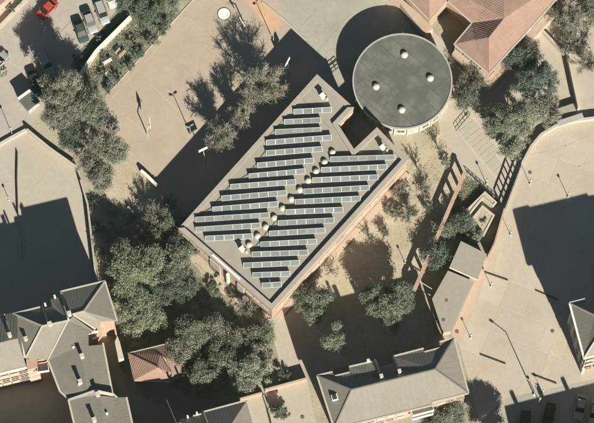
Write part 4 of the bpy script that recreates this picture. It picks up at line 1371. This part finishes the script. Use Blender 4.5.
def limb_quads(segs):
    """segs: list of (a, b, r0, r1) -> three sided prisms as quads"""
    a = np.array([s[0] for s in segs], float); b_ = np.array([s[1] for s in segs], float)
    r0 = np.array([s[2] for s in segs], float)[:, None]; r1 = np.array([s[3] for s in segs], float)[:, None]
    d = b_ - a
    d /= np.linalg.norm(d, axis=1)[:, None] + 1e-9
    ref = np.where(np.abs(d[:, 2:3]) > .9, np.array([[1., 0, 0]]), np.array([[0, 0, 1.]]))
    s = np.cross(d, ref); s /= np.linalg.norm(s, axis=1)[:, None] + 1e-9
    u = np.cross(s, d)
    out = []
    A3 = [2 * math.pi * k / 3 for k in range(4)]
    for k in range(3):
        c0, c1 = s * math.cos(A3[k]) + u * math.sin(A3[k]), s * math.cos(A3[k + 1]) + u * math.sin(A3[k + 1])
        out.append(np.stack([a + c0 * r0, a + c1 * r0, b_ + c1 * r1, b_ + c0 * r1], axis=1))
    return np.concatenate(out)


def trunk_part(root, H, r, tips, rng, mat):
    m_ = MB()
    p = Vector((0, 0, -.1)); q = Vector((rng.normal() * .1, rng.normal() * .1, H * .35))
    m_.tube(p, q, r * 1.25, r * .85, 8)
    for t in tips:
        t = Vector(t)
        mid = q + (t - q) * .5 + Vector((rng.normal() * .2, rng.normal() * .2, .1))
        m_.tube(q - Vector((0, 0, .15)), mid, r * .55, r * .3, 6); m_.tube(mid, t, r * .3, r * .1, 5)
    return m_.build('trunk', mat, root, local=True, recalc=False)


def leafy_tree(name, label, px, py, rpx, H, kind, group, cat='tree', dens=1.0, fl=.8, leaf=.24, lobe=.62, trunk=True):
    rng = np.random.default_rng(int(px * 1000 + py * 7))
    r = rpx * S
    hz = min(r * fl, H * .46)
    zc = H - hz
    c = P(px, py, zc)
    root = thing(name, label, cat, (c.x, c.y, 0), group)
    nl = max(10, int(30 * (r / 1.6) ** 1.9))
    lobes = []
    for k in range(nl):
        d = rng.normal(size=3); d /= np.linalg.norm(d)
        d[2] = abs(d[2]) if rng.uniform() < .6 else d[2]
        rad = rng.uniform(.12, 1.0) ** .5
        az = math.atan2(d[1], d[0])
        wob = .98 + .20 * math.sin(3 * az + px) + .13 * math.sin(5 * az + py) + rng.normal() * .08
        rr_ = r * .92 * rad * wob
        lobes.append((d[0] * rr_, d[1] * rr_, zc + d[2] * hz * .85 * rad, lobe * rng.uniform(.35, 1.25) * min(1, r / 1.8)))
    Q = []
    tw = []
    for (lx, ly, lz, lr) in lobes:
        n = int(250 * dens * (lr / .62) ** 1.7) + 30
        out = np.array([lx, ly, (lz - zc) + .4 * r]); out /= np.linalg.norm(out) + 1e-6
        v = rng.normal(size=(n, 3)); v /= np.linalg.norm(v, axis=1)[:, None]
        rad = lr * rng.uniform(.1, 1.45, n)[:, None]
        ce = np.array([[lx, ly, lz]]) + v * rad * np.array([[1, 1, .8]]) + out * rad * .35
        ce[:, 2] = np.maximum(ce[:, 2], .05)
        for j in range(10 if trunk else 4):
            dv = out * .8 + rng.normal(size=3) * .6; dv /= np.linalg.norm(dv)
            p0 = np.array([lx, ly, lz]) + rng.normal(size=3) * lr * .35
            p1 = p0 + dv * lr * rng.uniform(.9, 1.8)
            p1[2] = max(p1[2], .05)
            tw.append((p0, p1, .024, .010))
        Q.append(leaf_quads(ce, v * .5 + np.array([[0, 0, .7]]), leaf * .56, rng, 1.6))
    me = quads_mesh('crown', np.concatenate(Q), M[kind])
    cr = link_mesh('crown', me, root)
    tq = quads_mesh('twigs', limb_quads(tw), M['twig'])
    link_mesh('twigs', tq, cr)['kind'] = 'stuff'
    if trunk:
        tips = [lobes[i][:3] for i in rng.choice(nl, min(nl, 9), replace=False)]
        trunk_part(root, H, max(.07, r * .055), tips, rng, M['bark'])
    return root


def bare_tree(name, label, px, py, rpx, H, mat, group, dens=1.0, twr=.022, haze_leaf=None, cat='tree'):
    rng = np.random.default_rng(int(px * 991 + py * 13))
    r = rpx * S
    zc = H - r * .75
    zc = max(zc, H * .5)
    c = P(px, py, zc)
    root = thing(name, label, cat, (c.x, c.y, 0), group)
    main, tw = [], []
    fork = np.array([0, 0, H * .28])
    main.append(((0, 0, -.1), fork, r * .06 + .04, r * .045 + .03))
    nl = int(8 + r * 1.8)
    ends = []
    for k in range(nl):
        az = 2 * math.pi * (k + rng.uniform(-.4, .4)) / nl
        el = rng.uniform(.15, 1.35)
        tip = np.array([math.cos(az) * math.cos(el) * r, math.sin(az) * math.cos(el) * r, zc + math.sin(el) * (H - zc)]) * np.array([rng.uniform(.75, 1.05)] * 2 + [1])
        p = fork.copy(); nseg = 5
        prev = p
        for s in range(1, nseg + 1):
            f = s / nseg
            q = fork + (tip - fork) * f
            q[2] += math.sin(f * math.pi) * .15 * r
            q = q + rng.normal(size=3) * .05 * r * (1 if s < nseg else .3)
            ra = (r * .026 + .015) * (1 - .75 * (s - 1) / nseg)
            main.append((prev, q, ra, ra * .8))
            if s > 1: ends.append((prev, q, f))
            prev = q
    for (a, b_, f) in ends:
        for j in range(int(7 * dens)):
            p = a + (b_ - a) * rng.uniform()
            dirv = (b_ - a) / (np.linalg.norm(b_ - a) + 1e-6) + rng.normal(size=3) * .75 + np.array([0, 0, .35])
            dirv /= np.linalg.norm(dirv)
            L_ = r * rng.uniform(.16, .36)
            q = p + dirv * L_
            tw.append((p, q, twr * 1.3, twr * .9))
            for jj in range(4):
                p2 = p + (q - p) * rng.uniform(.3, 1)
                d2 = dirv + rng.normal(size=3) * .6
                d2 /= np.linalg.norm(d2)
                tw.append((p2, p2 + d2 * L_ * rng.uniform(.35, .75), twr, twr * .55))
    me = quads_mesh('trunk', limb_quads(main), M['bark']); link_mesh('trunk', me, root)
    me = quads_mesh('crown', limb_quads(tw), M[mat]); cr = link_mesh('crown', me, root)
    if haze_leaf:
        n = int(900 * r * r * .12 * dens) + 80
        idx = rng.integers(0, len(tw), n)
        ce = np.array([np.asarray(tw[i][1], float) for i in idx]) + rng.normal(size=(n, 3)) * .12
        me = quads_mesh('leaf_sprays', leaf_quads(ce, np.tile([[0, 0, 1.]], (n, 1)), .11, rng, 1.6), M[haze_leaf])
        link_mesh('leaf_sprays', me, root)['kind'] = 'stuff'
    return root


G1 = 'trees beside the street corner'
leafy_tree('leafy_tree', 'tall tan-olive tree at the street corner casting the big jagged shadow on the road', 62, 88, 21, 10.0, 'lf_grey', G1, lobe=.6)
leafy_tree('leafy_tree', 'grey olive tree below the tan one at the street corner, beside the plaza wall', 60, 114, 15, 6.5, 'lf_grey', G1)
leafy_tree('leafy_tree', 'dense grey green tree on the court edge right of the tall tan one', 86, 108, 20, 8.5, 'lf_olive', G1)
bare_tree('bare_tree', 'thin bare tree between the retaining wall end and the court corner', 90, 92, 13, 5.0, 'twigdark', G1, haze_leaf='lf_grey')
leafy_tree('leafy_tree', 'dark green tree just inside the pink wall of the left plaza', 70, 134, 14, 5.0, 'lf_dark', G1)
bare_tree('bare_tree', 'grey twiggy tree near the lower court corner', 101, 138, 19, 6.0, 'twig', G1, 1.2, haze_leaf='lf_grey')
leafy_tree('leafy_tree', 'pale grey green tree reaching into the court on its left side', 113, 154, 15, 5.5, 'lf_pale', G1, leaf=.2)
bare_tree('bare_tree', 'bare grey tree over the end of the pink plaza wall', 89, 158, 17, 5.5, 'twig', G1, 1.2, haze_leaf='lf_grey')
leafy_tree('leafy_tree', 'small grey green tree below the plaza wall corner', 100, 176, 14, 4.8, 'lf_grey', G1)
leafy_tree('leafy_tree', 'dark bushy tree at the top edge above the planted strip', 146, 10, 17, 5.0, 'lf_dark', G1)
leafy_tree('leafy_tree', 'dark tree at the top edge behind the last parked car', 126, 0, 13, 4.5, 'lf_dark', G1)
leafy_tree('leafy_tree', 'dark green tree at the top edge right of the bushy one', 168, -6, 15, 4.5, 'lf_olive', G1)
G2 = 'bare trees in the shadow of the hall'
bare_tree('bare_tree', 'largest pale twiggy tree rising sunlit from the hall shadow, right of the group', 263, 90, 25, 7.6, 'twig', G2, 2.2, haze_leaf='lf_grey')
bare_tree('bare_tree', 'middle twiggy tree in the hall shadow with the narrowest crown', 241, 117, 15, 6.2, 'twig', G2, 2.0, haze_leaf='lf_grey')
bare_tree('bare_tree', 'lowest left twiggy tree in the hall shadow', 223, 136, 18, 6.4, 'twig', G2, 2.2, haze_leaf='lf_grey')
G3 = 'trees left of the hall'
leafy_tree('leafy_tree', 'big bright yellow green tree beside the lower left block, upper crown', 133, 268, 26, 8.0, 'lf_yellow', G3, lobe=.72, leaf=.26)
leafy_tree('leafy_tree', 'bright yellow green tree just below the biggest one, near the tiled house', 141, 312, 22, 7.0, 'lf_yellow', G3, lobe=.7, leaf=.26)
leafy_tree('leafy_tree', 'mid green tree right of the yellow green one near the hall corner', 175, 262, 20, 6.5, 'lf_olive', G3)
leafy_tree('leafy_tree', 'dark green tree touching the west corner of the hall', 186, 240, 15, 5.5, 'lf_dark', G3)
leafy_tree('leafy_tree', 'dark green tree in the shade behind the yellow green tree', 163, 288, 18, 5.0, 'lf_dark', G3)
leafy_tree('leafy_tree', 'dark tree at the middle of the grove below the hall corner', 182, 286, 16, 4.8, 'lf_dark', G3)
bare_tree('bare_tree', 'bare shrubby tree on the pale earth left of the hall', 152, 214, 14, 3.6, 'twigdark', G3, 1.1, haze_leaf='lf_grey')
leafy_tree('leafy_tree', 'wispy grey green tree beside the dark garden wall left of the hall', 166, 226, 16, 4.6, 'lf_olive', G3, dens=.7)
bare_tree('bare_tree', 'bare low tree by the dark garden wall', 141, 236, 11, 3.2, 'twigdark', G3, haze_leaf='lf_grey')
G4 = 'trees of the lower grove'
leafy_tree('leafy_tree', 'olive tree at the top left of the lower grove beside the tiled house', 190, 333, 19, 6.0, 'lf_olive', G4)
leafy_tree('leafy_tree', 'grey olive tree at the top of the lower grove', 216, 328, 15, 4.6, 'lf_grey', G4, lobe=.55)
leafy_tree('leafy_tree', 'grey olive tree in the middle of the lower grove', 235, 343, 15, 4.6, 'lf_grey', G4, lobe=.55)
leafy_tree('leafy_tree', 'pale olive tree overhanging the tiled house roof', 183, 352, 14, 6.0, 'lf_grey', G4)
leafy_tree('leafy_tree', 'olive tree at the lower left of the grove in front of the dark yard', 203, 375, 17, 6.5, 'lf_olive', G4)
leafy_tree('leafy_tree', 'yellowish olive tree at the lower right of the grove above the orange wall', 246, 373, 19, 6.5, 'lf_pale', G4)
leafy_tree('leafy_tree', 'olive tree in the heart of the lower grove', 222, 358, 16, 5.4, 'lf_olive', G4)
leafy_tree('leafy_tree', 'grey green tree between the lower grove and the south corner of the hall', 262, 334, 12, 3.6, 'lf_olive', G4)
leafy_tree('leafy_tree', 'small tree beside the garden path below the hall corner', 267, 355, 9, 4.0, 'lf_grey', G4)
bare_tree('bare_tree', 'bare shrub tree against the south-west wall of the hall', 247, 308, 11, 3.5, 'twigdark', G4, 1.2, haze_leaf='lf_grey')
G5 = 'trees in the sandy garden'
leafy_tree('leafy_tree', 'round dense olive tree by the south-east wall of the hall', 313.5, 304, 17.5, 5.5, 'lf_olive', G5, dens=1.2)
leafy_tree('leafy_tree', 'large dense olive tree in the middle of the sandy garden', 389, 304, 24, 7.6, 'lf_olive', G5, dens=1.2)
leafy_tree('leafy_tree', 'smallest light green tree alone in the shade above the long block', 336, 340, 11, 7.2, 'lf_pale', G5, leaf=.2)
leafy_tree('leafy_tree', 'dark green tree growing through the lower end of the pergola', 437, 256, 14, 3.4, 'lf_dark', G5)
bare_tree('bare_tree', 'dark wispy tree left of the pergola shadow', 411, 213, 11, 2.8, 'twigdark', G5, 1.4, haze_leaf='lf_dark')
leafy_tree('leafy_tree', 'pale green tree above the dark one beside the pergola', 446, 229, 11, 2.6, 'lf_olive', G5)
leafy_tree('leafy_tree', 'dark tree right of the pergola above the square shed', 461, 222, 11, 3.0, 'lf_dark', G5)
bare_tree('bare_tree', 'bare spreading tree in the sand near the east corner of the hall', 420, 170, 10, 3.0, 'twigdark', G5, .35)
bare_tree('bare_tree', 'bare tree at the corner of the terrace walk above the sandy garden', 440, 148, 9, 3.0, 'twigdark', G5, .4)
bare_tree('bare_tree', 'bare low branches in the sand right of the round olive tree', 331, 270, 11, 2.0, 'twigdark', G5, .3)
bare_tree('bare_tree', 'bare thin tree right of the low branches near the hall wall', 372, 240, 9, 2.6, 'twig', G5, .35)
bare_tree('bare_bush', 'low grey wispy bush in the sand near the hall wall, nearest the east corner', 397, 193, 9, 1.6, 'twig', 'bare bushes in the sand', 1.0, haze_leaf='lf_grey', cat='bush')
bare_tree('bare_bush', 'low wispy bush in the sand between hall wall and dark wispy tree', 398, 214, 8, 1.5, 'twig', 'bare bushes in the sand', 1.0, haze_leaf='lf_olive', cat='bush')
bare_tree('bare_bush', 'low wispy bush in the open sand left of the short pole', 385, 232, 8, 1.5, 'twigdark', 'bare bushes in the sand', .9, haze_leaf='lf_grey', cat='bush')
bare_tree('bare_bush', 'low wispy bush in the sand beside the upper pergola shadow', 425, 190, 9, 1.5, 'twig', 'bare bushes in the sand', .9, haze_leaf='lf_grey', cat='bush')
bare_tree('bare_bush', 'wispy bush against the left corner of the hall shadow', 168, 206, 11, 2.4, 'twig', 'bare bushes on the pale earth', 1.2, haze_leaf='lf_grey', cat='bush')
leafy_tree('leafy_tree', 'grey wispy tree between the dark garden wall and the west corner of the hall', 178, 222, 12, 4.0, 'lf_grey', G3, dens=.6)
G6 = 'trees round the tiled school'
leafy_tree('leafy_tree', 'blue green conifer with a spiky outline right of the tiled school', 538, 82, 23, 7.8, 'lf_pine', G6, fl=1.2, leaf=.2, lobe=.5)
leafy_tree('leafy_tree', 'pale green tree below the blue green conifer', 520, 120, 22, 7.6, 'lf_pale', G6, leaf=.2)
leafy_tree('leafy_tree', 'grey green tree at the inner side of the curved plaza wall', 545, 110, 16, 6.2, 'lf_grey', G6)
leafy_tree('leafy_tree', 'dark tree at the foot of the terrace strips', 499, 124, 15, 4.6, 'lf_olive', G6)
leafy_tree('leafy_tree', 'dark tree in the school shade right of the roof corner', 520, 58, 16, 6.0, 'lf_dark', G6)
bare_tree('bare_tree', 'thin dark tree left below the school roof corner', 472, 84, 15, 4.0, 'twigdark', G6, 1.8, haze_leaf='lf_dark')
bare_tree('bare_tree', 'grey bare tree near the upper right edge above the bend of the wall', 568, 22, 21, 6.0, 'twig', G6, 2.2, haze_leaf='lf_grey')
bare_tree('bare_tree', 'grey bare tree at the right edge beside the straight wall', 588, 62, 16, 5.0, 'twig', G6, 2, haze_leaf='lf_grey')
leafy_tree('leafy_tree', 'low pale tree at the tip of the terrace strips by the metal fence', 512, 146, 12, 4.0, 'lf_pale', G6)
leafy_tree('leafy_tree', 'grey wispy tree left of the dark school shade', 466, 98, 11, 3.6, 'lf_dark', G6, dens=.6)
leafy_tree('leafy_tree', 'green tree in the upper right corner', 592, 12, 15, 5.5, 'lf_olive', G6)
bare_tree('bare_tree', 'small bare tree between the right edge tree and the bend of the wall', 574, 46, 13, 4.0, 'twig', G6, 2, haze_leaf='lf_grey')
G7 = 'trees by the lower street'
leafy_tree('leafy_tree', 'bushy green tree below the east end of the long block', 452, 416, 14, 4.0, 'lf_olive', G7)
leafy_tree('leafy_tree', 'street tree just below the picture whose jagged shadow lies on the plaza', 508, 452, 20, 8.0, 'lf_olive', G7)
leafy_tree('leafy_tree', 'dark shrubby tree in front of the long block balconies', 432, 424, 11, 3.5, 'lf_dark', G7)
leafy_tree('round_plant', 'single round dark plant in the pale yard at the bottom', 279.5, 411, 9.5, 2.2, 'lf_dark', 'yard plants', 'plant', .8, leaf=.3, lobe=.4)
leafy_tree('spiky_plant', 'pale green spreading plant above the square shed', 477, 238, 8, 2.0, 'lf_pale', 'garden shrubs', 'plant', leaf=.3, lobe=.35)

# shrubs, each its own thing
shr = [('low dark shrub on the court edge of the planted strip, lowest', 108, 87, 7, 'lf_dark'), ('dark shrub on the court edge of the planted strip, second up', 118, 77, 7, 'lf_dark'),
       ('dark shrub on the court edge of the planted strip, third up', 129, 66, 7, 'lf_olive'), ('dark shrub on the court edge of the planted strip, fourth up', 140, 54, 7, 'lf_dark'),
       ('green shrub on the court edge of the planted strip, fifth up', 151, 42, 8, 'lf_olive'), ('green shrub on the court edge of the planted strip, uppermost', 163, 28, 9, 'lf_dark'),
       ('olive shrub beside the brownish bench', 133, 42, 6, 'lf_olive'), ('dark shrub left of the white bench', 103, 56, 5, 'lf_dark'), ('dark shrub below the white bench', 104, 76, 6, 'lf_dark'),
       ('round shrub on the verge below the first parked car', 76, 58, 5, 'lf_dark'), ('shrub on the verge between silver cars', 98, 38, 4, 'lf_dark'),
       ('green hedge bush at the left street edge', 2, 74, 5, 'lf_yellow'), ('shrub against the hall wall near its east corner', 389, 208, 7, 'lf_grey'), ('grey shrub in the sand under the bare spreading tree', 404, 186, 7, 'lf_grey'),
       ('small shrub at the terrace walk', 446, 162, 6, 'lf_pale'), ('dark shrub beside the pergola shadow middle', 428, 206, 7, 'lf_dark'), ('shrub at the foot of the hall wall below the service bay', 233, 294, 7, 'lf_olive'),
       ('dark shrub hugging the south-west wall near the south corner', 255, 300, 7, 'lf_olive'), ('shrub by the side path of the hall', 214, 288, 8, 'lf_dark'), ('dark shrub over the wall below the plaza corner', 93, 205, 7, 'lf_dark'),
       ('dark shrub lower along the wall of the left plaza', 97, 228, 7, 'lf_dark'), ('grey shrub on the wall near the north wing', 100, 252, 6, 'lf_dark'), ('shrub beside the orange yard wall in the shade', 285, 377, 8, 'lf_dark'),
        ('shrub at the curved wall below the pale green tree', 506, 142, 8, 'lf_olive'), ('shrub in the inner planter', 484, 222, 5, 'lf_grey'),
       ('shrub between dark trees and square shed', 463, 235, 7, 'lf_dark'), ('low shrub on the pale earth', 134, 216, 6, 'lf_grey'), ('shrub at the hedge in the upper left corner', 9, 10, 6, 'lf_dark'), ('hedge bush at the very upper left edge', 17, 1, 6, 'lf_dark')]
for lb, x, y, r, k in shr:
    leafy_tree('shrub', lb, x, y, r, 1.3 if r < 8 else 1.7, k, 'shrubs and low bushes', 'shrub', dens=.9, fl=.7, leaf=.2, lobe=.4, trunk=False)

# weeds and leaf litter: nobody could count these
def cover(name, pts, n, kind, size, z=.02):
    rng = np.random.default_rng(len(name) + n)
    w2 = [tuple(P(x, y)[:2]) for x, y in pts]
    xs, ys = [p[0] for p in w2], [p[1] for p in w2]
    c = []
    def inside(x, y):
        s = False
        for i in range(len(w2)):
            (x1, y1), (x2, y2) = w2[i - 1], w2[i]
            if (y1 > y) != (y2 > y) and x < (x2 - x1) * (y - y1) / (y2 - y1) + x1: s = not s
        return s
    tufts = []
    while len(tufts) < n // 14:
        x, y = rng.uniform(min(xs), max(xs)), rng.uniform(min(ys), max(ys))
        if inside(x, y): tufts.append((x, y))
    tufts = np.array(tufts)
    idx = rng.integers(0, len(tufts), n)
    ce = np.zeros((n, 3)); ce[:, :2] = tufts[idx] + rng.normal(size=(n, 2)) * .28
    ce[:, 2] = z + rng.uniform(.02, .22, n)
    me = quads_mesh(name, leaf_quads(ce, np.tile([[0, 0, 1.2]], (n, 1)), size, rng), M[kind])
    return tag(link_mesh(name, me), kind='stuff')


cover('grass', [(465, 176), (484, 190), (466, 215), (450, 212)], 2500, 'lf_olive', .14)
cover('strip_weeds', [(131, 22), (150, -10), (178, 12), (108, 92), (84, 78)], 9000, 'lf_olive', .15)
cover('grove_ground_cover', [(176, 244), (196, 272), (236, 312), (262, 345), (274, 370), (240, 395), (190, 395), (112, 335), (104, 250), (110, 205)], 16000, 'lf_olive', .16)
cover('verge_weeds', [(128, 18), (96, 50), (80, 72), (73, 66), (104, 30)], 2500, 'lf_dark', .14)
cover('garden_leaf_litter', [(405, 170), (440, 140), (455, 190), (430, 230), (380, 235)], 1500, 'lf_grey', .08, -.03)

haze_box(2.7e-5, (.73, 1.0, .62))
